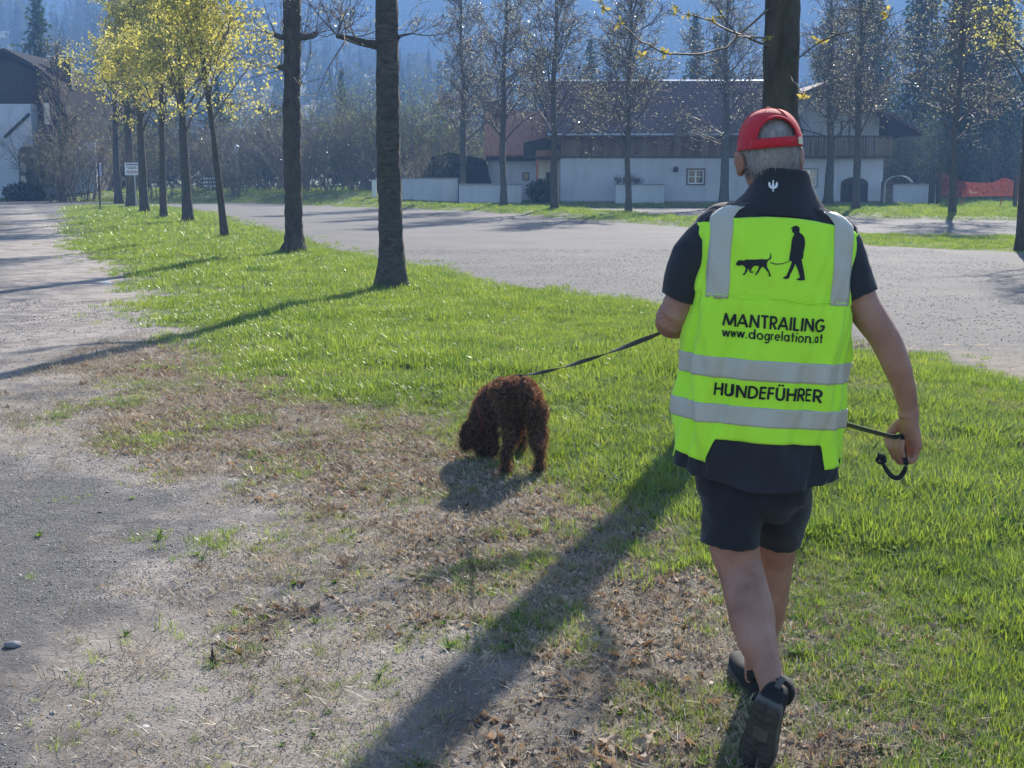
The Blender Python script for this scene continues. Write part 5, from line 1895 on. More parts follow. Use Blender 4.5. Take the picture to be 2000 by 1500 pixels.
# ---- shirt: sleeves and collar
sl = MB()
def sleeve(pts, rad):
    p, q = smooth_path(pts, rad, 5)
    loft(sl, p, q, [v * 1.05 for v in q], (0, 1, 0), 24)
sleeve([T(.11, -.005, .672), T(.158, -.005, .655), L_(1644, 500, 3.845), L_(1666, 560, 3.83), L_(1675, 582, 3.825)], [.05, .060, .064, .063, .062])
loft(sl, [T(0, 0, .71), T(0, 0, .67), T(0, 0, .57), T(0, 0, .3), T(0, 0, .05)], [.09, .165, .20, .19, .185], [.065, .088, .118, .128, .125], (1, 0, 0), 24)
sleeve([T(-.11, -.005, .672), T(-.158, -.005, .655), L_(1357, 500, 3.85), L_(1341, 560, 3.86), L_(1333, 584, 3.865)], [.05, .060, .062, .060, .059])
sm_ = remesh(sl, .006, 3, .5)
co = np.empty(len(sm_.vertices) * 3, np.float32); sm_.vertices.foreach_get('co', co); co = co.reshape(-1, 3)
nr = np.empty_like(co); sm_.vertices.foreach_get('normal', nr.ravel().reshape(-1)) if False else None
nrm = np.array([v.normal[:] for v in sm_.vertices])
dsp = (fbm(co[:, 0] * 16 + co[:, 1] * 9, co[:, 2] * 12 - co[:, 0] * 8, 3, 3) - .5) * .014
co = co + nrm * dsp[:, None]
sm_.vertices.foreach_set('co', co.astype(np.float32).ravel()); sm_.update()
link('shirt', sm_, M_NAVY, man, True)

cl = MB(); vs = []
rings = [(1.5, .160, .105, -.012, -.004), (1.5, .132, .097, .012, -.006), (1.5, .104, .090, .043, -.004), (1.5, .084, .082, .075, -.002), (1.5, .074, .082, .102, .000), (1.5, .071, .080, .116, .002), (1.5, .067, .076, .115, .003), (1.5, .064, .073, .085, .0)]
CB = T(.002, .002, .712)
nn = 40
for (_, a, b, z, fy) in rings:
    for k in range(nn):
        t = 2 * math.pi * k / nn
        w = .004 * math.sin(3 * t + z * 30)
        fr = max(0, math.sin(t))
        vs.append(CB + TM @ Vector(((a + w) * math.cos(t), (b + w) * math.sin(t) + fy, z - .045 * fr * (z / .12))))
cl.add(vs, [(j * nn + k, j * nn + (k + 1) % nn, (j + 1) * nn + (k + 1) % nn, (j + 1) * nn + k) for j in range(len(rings) - 1) for k in range(nn)])
collar = cl.build('collar', M_NAVY, man, True)
cb_bvh = BVHTree.FromPolygons([v.co[:] for v in collar.data.vertices], [p.vertices[:] for p in collar.data.polygons])

# ---- vest: loft, panels and tape laid on it
PW = 2.7
VP = [(-.045, .231, .142), (.0, .232, .145), (.06, .230, .148), (.2, .228, .152), (.34, .226, .155), (.46, .225, .152), (.57, .226, .143), (.64, .226, .128), (.684, .220, .112), (.704, .196, .100), (.720, .158, .092), (.733, .118, .086), (.740, .090, .080)]


def vest_ab(z):
    for i in range(len(VP) - 1):
        if z <= VP[i + 1][0] or i == len(VP) - 2:
            f = min(1, max(0, (z - VP[i][0]) / (VP[i + 1][0] - VP[i][0])))
            return VP[i][1] * (1 - f) + VP[i + 1][1] * f, VP[i][2] * (1 - f) + VP[i + 1][2] * f


def vest_raw(th, z):
    a, b = vest_ab(z)
    c, s = math.cos(th), math.sin(th)
    c = math.copysign(abs(c) ** (2 / PW), c); s = math.copysign(abs(s) ** (2 / PW), s)
    # folds: long soft vertical drapes below the seam, fading to the yoke
    k = max(0.0, min(1.0, (.50 - z) / .12))
    w = k * (.0075 * math.sin(th * 8 + z * 5 + math.sin(z * 9)) + .004 * math.sin(th * 15 - z * 13 + 1) + .004 * math.sin(z * 30 + th * 7 + 2 * math.sin(th * 5))) + .0030 * math.sin(th * 9 + z * 19 + 2 * math.sin(z * 11)) + .0016 * math.sin(th * 31 - z * 40)
    if z < .03: w += (.03 - z) * .10 * math.sin(th * 4 + .6)
    # seam step where the yoke overhangs the lower back
    e = z - (.475 + .006 * math.sin(th * 6))
    if -.03 < e < 0: w -= .004 * (1 + e / .03)
    return Vector(((a + w) * c, (b + w) * s, z))


def vest_at(th, z, off):
    p = vest_raw(th, z); e = .004
    du = vest_raw(th + e, z) - p; dz = vest_raw(th, z + e) - p
    n_ = du.cross(dz).normalized()
    q = p + n_ * off
    return T(*q)


def th_of(x, z):
    a, _ = vest_ab(z)
    c = max(-.999, min(.999, x / a))
    c = math.copysign(abs(c) ** (PW / 2), c)
    return -math.acos(c)


def bk_pt(x, z, off):                    # a point on the back of the vest
    th = th_of(x, z)
    for _ in range(4):                   # folds shift the cloth sideways: settle on the wanted x
        e = .01
        g = (vest_raw(th + e, z).x - vest_raw(th - e, z).x) / (2 * e)
        th += max(-.03, min(.03, (x - vest_raw(th, z).x) / max(g, .06)))
    return vest_at(th, z, off)


Minv = TM.inverted()


def tb(px, py):                          # photograph point -> (x, z) on the back
    Y = 3.71
    for _ in range(3):
        q = Minv @ (L_(px, py, Y) - TC)
        b = (bk_pt(max(-.2, min(.2, q.x)), min(.7, q.z), 0))
        Y = b.y + MO.y
    return q.x, q.z


vs = []; NT, NZ = 200, 110
for j in range(NZ + 1):
    for i in range(NT):
        th = 2 * math.pi * i / NT
        zb = -.008 - .048 * (1 - abs(math.cos(th)) ** 1.5) - .004 * math.sin(th * 7)
        vs.append(vest_at(th, zb + (.74 - zb) * j / NZ, -.003))
vm = MB(); vm.add(vs, [(j * NT + i, j * NT + (i + 1) % NT, (j + 1) * NT + (i + 1) % NT, (j + 1) * NT + i) for j in range(NZ) for i in range(NT)])
vest = vm.build('vest', M_NAVY, man, True)
md = vest.modifiers.new('thick', 'SOLIDIFY'); md.thickness = .004; md.offset = -1


def panel(name, t0, t1, lo, hi, off, mat, nt_=120, nz=30, thick=.0016):
    vs = []
    for i in range(nt_ + 1):
        t = t0 + (t1 - t0) * i / nt_
        a, b = lo(t), hi(t)
        for j in range(nz + 1): vs.append(vest_at(t, a + (b - a) * j / nz, off))
    m = MB(); m.add(vs, [(i * (nz + 1) + j, (i + 1) * (nz + 1) + j, (i + 1) * (nz + 1) + j + 1, i * (nz + 1) + j + 1) for i in range(nt_) for j in range(nz)])
    o = m.build(name, mat, vest, True)
    md = o.modifiers.new('thick', 'SOLIDIFY'); md.thickness = thick; md.offset = -1
    return o


def X_of(t, z):
    return vest_raw(t, z).x


HI0 = tb(1508, 424)[1]


def lo_hiv(t):
    x = X_of(t, .05); back = math.sin(t) < 0
    if not back: return .005
    ax = abs(x - .004)
    if ax < .148: return .083
    if ax < .166: return .083 - .055 * sstep(.148, .166, np.array(ax)).item()
    return .014 + .075 * max(0, .03 - (ax - .166)) * 6 * 0 + .02 * (1 - (ax - .166) / .06) * 0 + (.014 if False else 0) + .45 * (ax - .166) * .6


def hi_hiv(t):
    x = X_of(t, .6); back = math.sin(t) < 0
    return (HI0 - .028 * (abs(x) / .22) ** 2) if back else .60


hiv = panel('fluorescent_panel', 0, 2 * math.pi, lo_hiv, hi_hiv, .0026, M_HIVIS, 300, 90)
panel('reflective_band', 0, 2 * math.pi, lambda t: .253, lambda t: .309, .0042, M_TAPE, 220, 8)
panel('reflective_band', 0, 2 * math.pi, lambda t: .127, lambda t: .180, .0042, M_TAPE, 220, 8)
for (a, b) in ((-.194, -.138), (.138, .194)):
    vs = []; nx, nz = 8, 44
    for i in range(nx + 1):
        for j in range(nz + 1):
            z = .468 + (.716 - .468) * j / nz
            x = a + (b - a) * i / nx
            x += (.0 if a < 0 else -.0)
            aa, _ = vest_ab(z)
            vs.append(bk_pt(x * min(1, aa / .220 if z > .684 else 1), z, .0044))
    m = MB(); m.add(vs, [(i * (nz + 1) + j, (i + 1) * (nz + 1) + j, (i + 1) * (nz + 1) + j + 1, i * (nz + 1) + j + 1) for i in range(nx) for j in range(nz)])
    o = m.build('reflective_brace', M_TAPE, vest, True); md = o.modifiers.new('thick', 'SOLIDIFY'); md.thickness = .0016; md.offset = -1
# seam between yoke and lower back
MB().tube([bk_pt(-.2 + .4 * k / 40, .474 + .004 * math.sin(k * .4), .0035) for k in range(41)], .0016, 5).build('seam', M_HIVIS, vest)


# ---- lettering: geometric capitals drawn as strokes
def arc(cx, cy, rx, ry, a0, a1, n=14):
    return [(cx + rx * math.cos(R(a0 + (a1 - a0) * i / n)), cy + ry * math.sin(R(a0 + (a1 - a0) * i / n))) for i in range(n + 1)]


GLY = {
    'M': (1.0, [[(.03, 0), (.17, .96)], [(.17, .96), (.5, .08)], [(.5, .08), (.83, .96)], [(.83, .96), (.97, 0)]]),
    'A': (.86, [[(.02, 0), (.43, .97)], [(.43, .97), (.84, 0)], [(.17, .30), (.69, .30)]]),
    'N': (.74, [[(.06, 0), (.06, 1)], [(.06, .95), (.68, .05)], [(.68, 0), (.68, 1)]]),
    'T': (.56, [[(0, .93), (.56, .93)], [(.28, 0), (.28, .93)]]),
    'R': (.60, [[(.06, 0), (.06, 1)], [(.06, .93), (.30, .93)] + arc(.30, .69, .24, .24, 90, -90) + [(.06, .45)], [(.26, .45), (.56, 0)]]),
    'I': (.16, [[(.08, 0), (.08, 1)]]),
    'L': (.46, [[(.06, 1), (.06, .0)], [(.06, .07), (.46, .07)]]),
    'G': (.98, [arc(.49, .5, .43, .45, 42, 352, 26), [(.55, .46), (.96, .46)]]),
    'H': (.70, [[(.06, 0), (.06, 1)], [(.64, 0), (.64, 1)], [(.06, .53), (.64, .53)]]),
    'U': (.66, [[(.06, 1), (.06, .33)] + arc(.33, .33, .27, .27, 180, 360) + [(.60, 1)]]),
    'D': (.72, [[(.06, 0), (.06, 1)], [(.06, .93), (.24, .93)] + arc(.24, .5, .42, .43, 90, -90, 18) + [(.06, .07)]]),
    'E': (.50, [[(.06, 0), (.06, 1)], [(.06, .93), (.50, .93)], [(.06, .53), (.48, .53)], [(.06, .07), (.50, .07)]]),
    'F': (.48, [[(.06, 0), (.06, 1)], [(.06, .93), (.48, .93)], [(.06, .51), (.46, .51)]]),
    'w': (.78, [[(.02, .66), (.2, .03)], [(.2, .03), (.39, .64)], [(.39, .64), (.58, .03)], [(.58, .03), (.76, .66)]]),
    '.': (.18, [[(.09, -.0), (.09, .13)]]),
    'd': (.68, [arc(.33, .33, .27, .28, 0, 360, 22), [(.62, 0), (.62, 1)]]),
    'o': (.68, [arc(.34, .33, .28, .28, 0, 360, 22)]),
    'g': (.68, [arc(.33, .33, .27, .28, 0, 360, 22), [(.62, .66), (.62, -.06)] + arc(.36, -.06, .26, .2, 0, -160)]),
    'r': (.36, [[(.06, 0), (.06, .66)], arc(.28, .38, .22, .22, 180, 70)]),
    'e': (.66, [arc(.33, .33, .27, .28, 0, 318, 20), [(.07, .34), (.60, .34)]]),
    'l': (.16, [[(.08, 0), (.08, 1)]]),
    'a': (.68, [arc(.33, .33, .27, .28, 0, 360, 22), [(.62, 0), (.62, .66)]]),
    't': (.44, [[(.22, 0), (.22, .92)], [(.06, .62), (.40, .62)]]),
    'i': (.16, [[(.08, 0), (.08, .66)], [(.08, .82), (.08, .96)]]),
    'n': (.58, [[(.06, 0), (.06, .66)], arc(.29, .40, .23, .22, 180, 0) + [(.52, 0)]]),
}
GLY['Ü'] = (GLY['U'][0], GLY['U'][1] + [[(.20, 1.10), (.20, 1.25)], [(.46, 1.10), (.46, 1.25)]])


def write(text, x0, x1, z0, h, wt, gap=.13):
    """one mesh per line of print, every stroke laid on the cloth"""
    total = sum(GLY[c][0] for c in text) + gap * (len(text) - 1)
    sx = (x1 - x0) / total
    m = MB(); x = x0; lift = 0
    for c in text:
        for s in GLY[c][1]:
            lift = (lift + 1) % 5
            pts = [Vector((x + u * sx, z0 + v * h)) for u, v in s]
            closed = len(s) > 20 and (pts[0] - pts[-1]).length < 1e-4
            fine = [pts[0]]
            for a, b in zip(pts, pts[1:]):
                k = max(1, int((b - a).length / .005))
                for i in range(1, k + 1): fine.append(a.lerp(b, i / k))
            vs = []
            for i, p in enumerate(fine):
                if closed: d = fine[(i + 1) % (len(fine) - 1)] - fine[i - 1 if i else -2]
                else: d = fine[min(i + 1, len(fine) - 1)] - fine[max(0, i - 1)]
                d.normalize(); nn_ = Vector((-d.y, d.x)) * wt * h / 2
                for q in (p + nn_, p - nn_): vs.append(bk_pt(q.x, q.y, .0050 + lift * .00018))
            m.add(vs, [(2 * i, 2 * i + 1, 2 * i + 3, 2 * i + 2) for i in range(len(fine) - 1)])
        x += (GLY[c][0] + gap) * sx
    o = m.build('lettering', M_PRINT, vest)
    o['kind'] = 'stuff'
    return o


a = tb(1412, 642); b = tb(1612, 646)
write('MANTRAILING', tb(1413, 630)[0], tb(1611, 637)[0], tb(1512, 643)[1], .0355, .17, .15)
write('www.dogrelation.at', tb(1411, 655)[0], tb(1607, 660)[0], tb(1510, 665)[1], .027, .145, .17)
write('HUNDEFÜHRER', tb(1394, 765)[0], tb(1605, 775)[0], tb(1500, 780)[1], .035, .18, .16)


def decal(name, polys, mat, fn, off=.005, cut=.006):
    """closed outlines laid on a surface; cut finely so that they follow it"""
    bm = bmesh.new()
    for P in polys:
        vv = [bm.verts.new((u, v, 0)) for u, v in P]
        try: bm.faces.new(vv)
        except ValueError: pass
    bmesh.ops.triangulate(bm, faces=bm.faces)
    for _ in range(3):
        es = [e for e in bm.edges if e.calc_length() > cut]
        if not es: break
        bmesh.ops.subdivide_edges(bm, edges=es, cuts=1)
        bmesh.ops.triangulate(bm, faces=bm.faces)
    for v in bm.verts: v.co = fn(v.co.x, v.co.y, off)
    me = bpy.data.meshes.new(name); bm.to_mesh(me); bm.free()
    return link(name, me, mat, vest)


# print of a walking man with a dog on a line (outlines read off the print)
def cp(pts): return [tb(1230 + x / 2.8839, 180 + y / 2.8839) for x, y in pts]


man_out = [(902, 770), (914, 766), (918, 760), (930, 755), (944, 757), (952, 765), (954, 778), (951, 790), (957, 796), (972, 806), (984, 825), (988, 850), (984, 880), (978, 905), (974, 938), (966, 943), (970, 975), (976, 1010), (980, 1040),
           (984, 1058), (962, 1062), (936, 1058), (938, 1052), (954, 1046), (948, 1015), (938, 985), (930, 970), (918, 1000), (902, 1030), (896, 1050), (880, 1054), (862, 1050), (862, 1044), (880, 1036), (892, 1010), (904, 980), (912, 955), (898, 953), (894, 945), (898, 918), (905, 880),
           (908, 850), (914, 822), (924, 806), (924, 796), (916, 794), (912, 784), (914, 774)]
dog_out = [(596, 970), (604, 955), (612, 948), (628, 946), (642, 950), (660, 944), (700, 944), (740, 942), (768, 946), (784, 940), (790, 925), (786, 908), (792, 912), (796, 928), (792, 944), (778, 952), (772, 966), (772, 985), (782, 1005), (790, 1025),
           (792, 1037), (782, 1038), (780, 1020), (766, 1000), (752, 984), (740, 990), (730, 1010), (716, 1028), (702, 1030), (712, 1018), (724, 998), (728, 980), (700, 976), (688, 988), (680, 1008), (698, 1010), (696, 1016), (676, 1016), (672, 1002), (668, 990),
           (662, 1010), (648, 1030), (634, 1031), (648, 1018), (656, 996), (652, 984), (636, 974), (622, 976), (606, 978)]
line_out = [(790, 960), (820, 968), (860, 966), (896, 952), (896, 956), (860, 971), (818, 973), (788, 965)]
decal('man_print', [cp(man_out)], M_PRINT, bk_pt)
decal('dog_print', [cp(dog_out)], M_PRINT, bk_pt)
decal('leash_print', [cp(line_out)], M_PRINT, bk_pt)


# small white bird-like emblem on the collar
def on_collar(u, v, off):
    p = L_(1510 + u, 361 - v, 3.75)
    o = Vector((-MO.x, -MO.y, CAM_H - gzm)); d = (p - o).normalized()
    h = cb_bvh.ray_cast(o, d)
    return (h[0] - d * .0025) if h[0] else p


em = [[(math.cos(R(t)) * 9.5, 1 + math.sin(R(t)) * 8.5) for t in range(20, 162, 12)] + [(-5.5, -.5), (-3.2, -5), (-1, -6.5), (-1, 4), (1, 4), (1, -6.5), (3.2, -5), (5.5, -.5)]]
em = [[(-9.5, 2), (-8.5, 6), (-5.5, 4.5), (-5, 0), (-2.2, -3), (-2.2, 2), (-1.2, 3), (-1.2, 9), (1.6, 9), (2.6, 7.5), (1.2, 7.5), (1.2, 3), (2.2, 2), (2.2, -3), (5, 0), (5.5, 4.5), (8.5, 6), (9.5, 2), (8.5, -4), (4, -7.5), (1, -8), (1, -11), (3, -12.5), (-3, -12.5), (-1, -11), (-1, -8), (-4, -7.5), (-8.5, -4)]]
o = decal('emblem', em, M_WHITEP, on_collar, 0, 3.0); o.parent = collar

# ---- shorts
sh_ = MB()
loft(sh_, [T(0, 0, .06), T(0, 0, -.02), T(0, .0, -.09), T(-.002, .01, -.135)], [.160, .166, .160, .130], [.118, .122, .118, .09], (1, 0, 0), 28, True, 2.3)
p, q = smooth_path([T(-.078, 0, -.03), L_(1432, 980, 3.83), L_(1428, 1030, 3.82), L_(1426, 1062, 3.815)], [.092, .088, .083, .083], 5)
loft(sh_, p, q, [v * 1.22 for v in q], (1, .12, 0), 28)
p, q = smooth_path([T(.078, .02, -.03), L_(1526, 980, 3.90), L_(1524, 1020, 3.95), L_(1520, 1050, 3.97)], [.092, .090, .083, .074], 5)
loft(sh_, p, q, [v * 1.25 for v in q], (1, -.1, 0), 28)
sm2 = remesh(sh_, .006, 4, .5)
co = np.array([v.co[:] for v in sm2.vertices]); nrm = np.array([v.normal[:] for v in sm2.vertices])
dsp = (fbm(co[:, 0] * 14 + co[:, 2] * 10, co[:, 2] * 7 - co[:, 0] * 9 + co[:, 1] * 6, 13, 3) - .5) * .020
co = co + nrm * dsp[:, None]
sm2.vertices.foreach_set('co', co.astype(np.float32).ravel()); sm2.update()
shorts = link('shorts', sm2, M_SHORTS, man, True)
MB().tube([L_(1575, 955, 3.86), L_(1576, 968, 3.86)], .006, 6).build('toggle', M_WHITEP, shorts)


# ---- shoes
def shoe(ankle, toe, upref, name_label=None, socky=.03):
    """built along +x (heel to toe), sole at z = 0, then turned into place"""
    e = empty('shoe', (0, 0, 0), 0, man)
    Ls = .295
    d = (toe - ankle)
    # foot frame: x along the sole, z up out of the shoe
    x = d.normalized(); 
    # the ankle sits .07 ahead of the heel and .085 above the sole
    ang = math.atan2(.075, .165)
    ax = x.cross(Vector(upref)).normalized()       # to the right of the foot
    x = Matrix.Rotation(-ang * 0, 3, ax) @ x
    up = ax.cross(x).normalized()
    # tilt so that the toe point lies on the sole
    M0 = Matrix((x, -ax, up)).transposed()
    Rt = Matrix.Rotation(-ang, 3, 'Y')
    M3 = M0 @ Rt
    org = ankle - M3 @ Vector((.075, 0, .085))
    e.matrix_local = Matrix.Translation(org) @ M3.to_4x4()
    prof = [(.0, .026), (.012, .034), (.04, .037), (.09, .036), (.14, .040), (.19, .047), (.235, .046), (.27, .036), (.288, .02), (.295, .008)]
    u = MB(); vs = []; n = 16
    tops = [.075, .095, .100, .098, .078, .062, .054, .046, .036, .028]
    for (a, w), t in zip(prof, tops):
        for k in range(n):
            f = math.pi * k / (n - 1)
            c, s = math.cos(f), math.sin(f)
            vs.append((a, -(w + .001) * math.copysign(abs(c) ** .6, c), .022 + (t - .022) * max(0, s) ** .75))
    fs = [(j * n + k, j * n + k + 1, (j + 1) * n + k + 1, (j + 1) * n + k) for j in range(len(prof) - 1) for k in range(n - 1)]
    fs += [tuple(range(n)), tuple((len(prof) - 1) * n + k for k in range(n - 1, -1, -1))]
    u.add(vs, fs); up_o = u.build('upper', M_SHOE, e, True)
    def outline(s): return [(a, w * s) for a, w in prof] + [(a, -w * s) for a, w in reversed(prof)]
    so_ = MB(); so_.prism([(a, b) for a, b in outline(1.08)], .010, .028, 'z'); so_.build('midsole', M_SOLEL, e)
    s2 = MB(); s2.prism([(a, b) for a, b in outline(1.06)], .003, .0098, 'z'); sole = s2.build('sole', M_SOLE, e)
    for k in range(9):
        a = .02 + k * .03
        w = np.interp(a, [q[0] for q in prof], [q[1] for q in prof])
        if .105 < a < .15: continue
        for sgn in (-1, 1):
            MB().box((a, sgn * w * .5, .0005), (.017, w * .82, .005), bev=.001, rz=sgn * .3).build('tread', M_SOLE, sole)
    MB().box((.128, 0, .0022), (.05, .04, .0022), bev=.0008).build('shank_patch', M_SOLEL, sole)
    cf = MB(); cf.tube([(.045, 0, .085), (.055, 0, .100), (.060, 0, .112), (.062, 0, .110)], [.040, .042, .041, .036], 14); cf.build('cuff', M_SHOE, e, True)
    MB().box((-.002, 0, .085), (.008, .016, .04), bev=.002).build('heel_tab', M_SOLEL, e)
    sk = MB(); sk.tube([(.06, 0, .09), (.064, 0, .118), (.066, 0, .128), (.066, 0, .124)], [.034, .036, .0375, .033], 14); sk.build('sock', M_NAVY, e, True)
    return e


shoe(AN_L, TOE_L, (.55, .85, .35))
shoe(AN_R, TOE_R, (0, 0, 1))
# ------------------------------------------------------------------ the dog
DO = Vector((0.02, 7.5, 0.0))
dog = empty('dog', (DO.x, DO.y, gz(DO.x, DO.y)))
tag(dog, 'curly brown dog seen from behind, sniffing the ground at the grass edge', 'dog')
D_ = lambda x, y, Y: at(x, y, Y) - Vector(dog.location)
db = MB()


def dl(pts, rad, flat=1.0, xref=(1, 0, 0)):
    p, q = smooth_path(pts, rad, 5)
    loft(db, p, q, [v * flat for v in q], xref, 16)


# trunk: rump towards us, deep chest, narrower loin
dl([D_(1023, 780, 7.26), D_(1020, 777, 7.33), D_(1009, 779, 7.45), D_(993, 783, 7.58), D_(976, 785, 7.70), D_(962, 792, 7.80), D_(955, 798, 7.86)],
   [.065, .096, .097, .090, .100, .098, .065], 1.08)
ellipsoid(db, D_(1000, 762, 7.36), (.11, .13, .065))
# neck and head, lowered to the ground at the left
dl([D_(962, 790, 7.80), D_(948, 806, 7.82), D_(939, 826, 7.80), D_(936, 842, 7.78)], [.095, .078, .068, .064])
ellipsoid(db, D_(936, 846, 7.77), (.070, .085, .074))
dl([D_(936, 852, 7.76), D_(942, 868, 7.72), D_(947, 879, 7.69), D_(949, 884, 7.68)], [.054, .043, .037, .03])
# ears
dl([D_(920, 824, 7.75), D_(911, 842, 7.73), D_(909, 862, 7.72), D_(911, 880, 7.71)], [.022, .028, .032, .022], .5)
dl([D_(955, 830, 7.73), D_(963, 848, 7.69), D_(966, 870, 7.67), D_(965, 888, 7.66)], [.022, .028, .032, .022], .5)
# hind legs: thigh, stifle forward, hock back, paw
for (hx, kx, fx, Yp) in ((1003, 998, 989, 7.26), (1040, 1049, 1053, 7.27)):
    paw = at(fx, 927, Yp) - Vector(dog.location)
    dl([D_(hx, 795, 7.36), D_(kx, 835, 7.40), D_((kx + fx) / 2, 868, 7.31), Vector((paw.x, 7.25 - DO.y, .13)), Vector((paw.x, 7.27 - DO.y, .05)), Vector((paw.x, 7.26 - DO.y, .03))],
       [.072, .046, .028, .021, .020, .020], 1.25)
    ellipsoid(db, Vector((paw.x, 7.30 - DO.y, .030)), (.026, .046, .024))
# forelegs: straight to the wrist, paw ahead
for (sx, fx) in ((1000, 1018), (956, 958)):
    paw = at(fx, 893, 7.76) - Vector(dog.location)
    dl([D_(sx, 806, 7.76), D_((sx + fx) / 2, 836, 7.78), Vector((paw.x, 7.77 - DO.y, .16)), Vector((paw.x, 7.77 - DO.y, .04))], [.055, .032, .022, .021])
    ellipsoid(db, Vector((paw.x, 7.80 - DO.y, .030)), (.025, .044, .023))
# docked-looking curly tail carried low
dl([D_(1026, 752, 7.27), D_(1028, 762, 7.21), D_(1030, 776, 7.19), D_(1030, 792, 7.19)], [.035, .034, .030, .020])
dme = remesh(db, .010, 4, .5)
co = np.array([v.co[:] for v in dme.vertices]); nrm = np.array([v.normal[:] for v in dme.vertices])
dsp = (fbm(co[:, 0] * 44 + co[:, 1] * 21, co[:, 2] * 44 - co[:, 1] * 17, 19, 2) - .45) * .032
co = co + nrm * dsp[:, None]
dme.vertices.foreach_set('co', co.astype(np.float32).ravel()); dme.update()
M_FUR = mat_leaf('curly_brown_fur', (.030, .017, .011), (.30, .165, .090), trans=.42, rough=.4, gloss=.06, tint=(1.45, 1.1, .85), inst=False, nscale=14)
M_FURB = mat_simple('brown_undercoat', [(.3, (.016, .009, .006)), (.7, (.045, .025, .015))], .95, 40, bump=.6, bscale=120)
dbody = link('body', dme, M_FURB, dog, True)
# curls
areas = np.array([p.area for p in dme.polygons]); cum = np.cumsum(areas / areas.sum())
r = random.Random(77)
pick = np.searchsorted(cum, NR.random(24000))
fv, ff = [], []
for k in pick:
    p = dme.polygons[min(int(k), len(dme.polygons) - 1)]
    c = p.center; n_ = p.normal
    q = c + rvec(r) * .004
    t1 = n_.orthogonal().normalized(); t1.rotate(Quaternion(n_, r.uniform(0, 6.283))); t2 = n_.cross(t1)
    ln = r.uniform(.012, .032); cr_ = r.uniform(.005, .010); ph = r.uniform(0, 6.28); w = r.uniform(.0016, .0042)
    droop = Vector((0, 0, -1)) * ln * .45
    b = len(fv); m = 6
    for i in range(m):
        f = i / (m - 1)
        a = ph + f * 5.5
        pt = q + n_ * ln * f * .8 + (t1 * math.cos(a) + t2 * math.sin(a)) * cr_ * min(1, f * 2 + .3) + droop * f * f
        s = (t1 * -math.sin(a) + t2 * math.cos(a) + n_ * .5) * w * (1 - .6 * f)
        fv.append((pt + s)[:]); fv.append((pt - s)[:])
    for i in range(m - 1): ff.append((b + 2 * i, b + 2 * i + 1, b + 2 * i + 3, b + 2 * i + 2))
fur = link('fur', mesh_np('fur', fv, ff), M_FUR, dbody); tag(fur, kind='stuff')
# harness: straps round the chest with a red edge, ring on the back
M_STRAP = cloth('black_webbing', (.012, .013, .015), .2, .7, 500, .6)
M_REDW = cloth('red_webbing', (.40, .05, .03), .1, .8, 500, .5)
hs = empty('harness', (dog.location.x, dog.location.y, dog.location.z)); tag(hs, 'narrow dark dog harness with a red strap round the chest', 'harness')
dgb = BVHTree.FromPolygons([v.co[:] for v in dme.vertices], [p.vertices[:] for p in dme.polygons])


def hoop(c, ax, name, mat, w=.016, off=.014, n=40):
    """a strap round the trunk, lying on the coat"""
    ax = ax.normalized(); u = ax.orthogonal().normalized(); v = ax.cross(u); vs = []
    for k in range(n):
        t = 2 * math.pi * k / n; d = u * math.cos(t) + v * math.sin(t)
        h = dgb.ray_cast(c + d * .4, -d)
        rr = ((h[0] - c).length if h[0] else .12) + off
        rr = min(max(rr, .10), .165)
        for s in (-.5, .5): vs.append(c + d * rr + ax * w * s)
    m = MB(); m.add(vs, [(2 * k, 2 * ((k + 1) % n), 2 * ((k + 1) % n) + 1, 2 * k + 1) for k in range(n)])
    o = m.build(name, mat, hs, True); md = o.modifiers.new('t', 'SOLIDIFY'); md.thickness = .003
    return o


hoop(D_(978, 795, 7.68), D_(955, 800, 7.86) - D_(1008, 790, 7.45), 'girth_strap', M_STRAP)
hoop(D_(965, 797, 7.78), D_(950, 806, 7.83) - D_(990, 790, 7.6), 'chest_strap', M_REDW, .012)
RING = D_(972, 742, 7.66)
MB().tube([RING + Vector((.014 * math.cos(t), 0, .014 * math.sin(t) + .004)) for t in [k * .5236 for k in range(13)]], .0025, 6).build('ring', M_STEEL, hs)

# ------------------------------------------------------------------ the leash
ls = empty('dog_leash', (.4, 5.2, gz(.4, 5.2)))
tag(ls, 'long black webbing leash running from the dog through both of the man\'s hands', 'leash')
LO = Vector(ls.location)


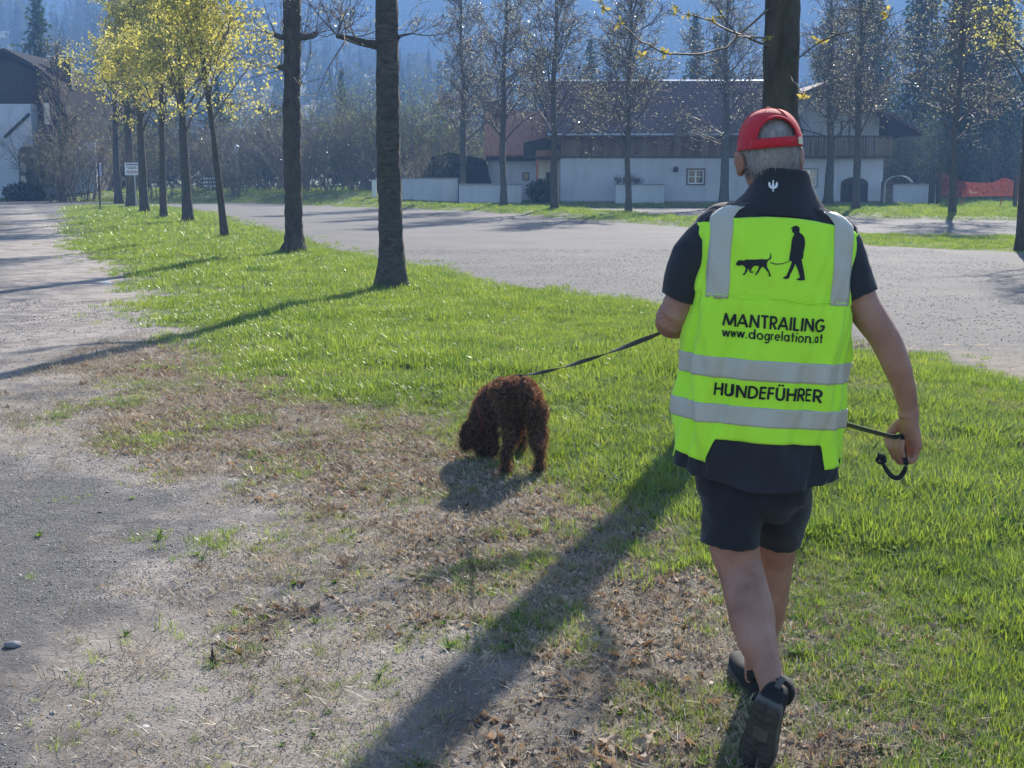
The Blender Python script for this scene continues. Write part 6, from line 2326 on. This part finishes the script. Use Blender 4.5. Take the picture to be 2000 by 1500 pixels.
def ribbon(name, pts, w, twist0, twist1, sub=10, thick=.002, mat=M_STRAP):
    p, q = smooth_path([Vector(a) - LO for a in pts], [w] * len(pts), sub)
    vs = []; n = len(p)
    for i in range(n):
        d = (p[min(i + 1, n - 1)] - p[max(0, i - 1)]).normalized()
        s = d.cross(Vector((0, 0, 1)))
        if s.length < 1e-3: s = Vector((1, 0, 0))
        s.normalize(); s.rotate(Quaternion(d, twist0 + (twist1 - twist0) * i / (n - 1)))
        vs.append(p[i] + s * w / 2); vs.append(p[i] - s * w / 2)
    m = MB(); m.add(vs, [(2 * i, 2 * i + 1, 2 * i + 3, 2 * i + 2) for i in range(n - 1)])
    o = m.build(name, mat, ls, True); md = o.modifiers.new('t', 'SOLIDIFY'); md.thickness = thick; md.offset = 0
    return o


ringw = RING + Vector(dog.location)
hand_l = at(1356, 622, 4.24)
back_ = at(1016, 735, 7.40)
mid = [back_.lerp(hand_l, f) - Vector((0, 0, .10 * f * (1 - f))) for f in (.2, .4, .6, .8)]
ribbon('strap', [ringw + Vector((0, -.01, .014)), at(992, 737, 7.54), back_ + Vector((0, 0, .005))] + mid + [hand_l], .017, 1.2, 17.0, 14)
hr_ = at(1762, 850, 3.80)
ribbon('strap', [hand_l, at(1400, 700, 4.22), at(1480, 790, 4.18), at(1560, 812, 4.12), at(1640, 826, 4.02), at(1700, 842, 3.90), at(1745, 853, 3.80), hr_], .015, 1.2, 2.2, 10)
ribbon('loose_end', [hr_, at(1766, 885, 3.785), at(1769, 912, 3.78), at(1757, 932, 3.78), at(1742, 930, 3.78), at(1728, 912, 3.78), at(1721, 896, 3.78), at(1714, 886, 3.78)], .014, 1.0, 2.6, 10)
kn = MB()
kc = at(1721, 897, 3.78) - LO
kn.tube([kc + Vector((.010 * math.cos(t), .006 * math.sin(2 * t), .010 * math.sin(t))) for t in [k * .5236 for k in range(13)]], .006, 7)
kn.build('knot', M_STRAP, ls, True)
# ------------------------------------------------------------------ the hazy air
hm = bpy.data.materials.new('haze_air'); hm.use_nodes = True
hn = hm.node_tree
for q in list(hn.nodes):
    if q.type != 'OUTPUT_MATERIAL': hn.nodes.remove(q)
pv = hn.nodes.new('ShaderNodeVolumePrincipled')
pv.inputs['Color'].default_value = (.26, .50, 1.0, 1)
pv.inputs['Density'].default_value = HAZE
pv.inputs['Anisotropy'].default_value = .2
hn.links.new(pv.outputs[0], [q for q in hn.nodes if q.type == 'OUTPUT_MATERIAL'][0].inputs['Volume'])
hz = MB().box((50, 425, 92), (2000, 1010, 190))
ho = hz.build('haze', hm)
tag(ho, 'thin bluish haze filling the valley air', 'haze', kind='stuff')
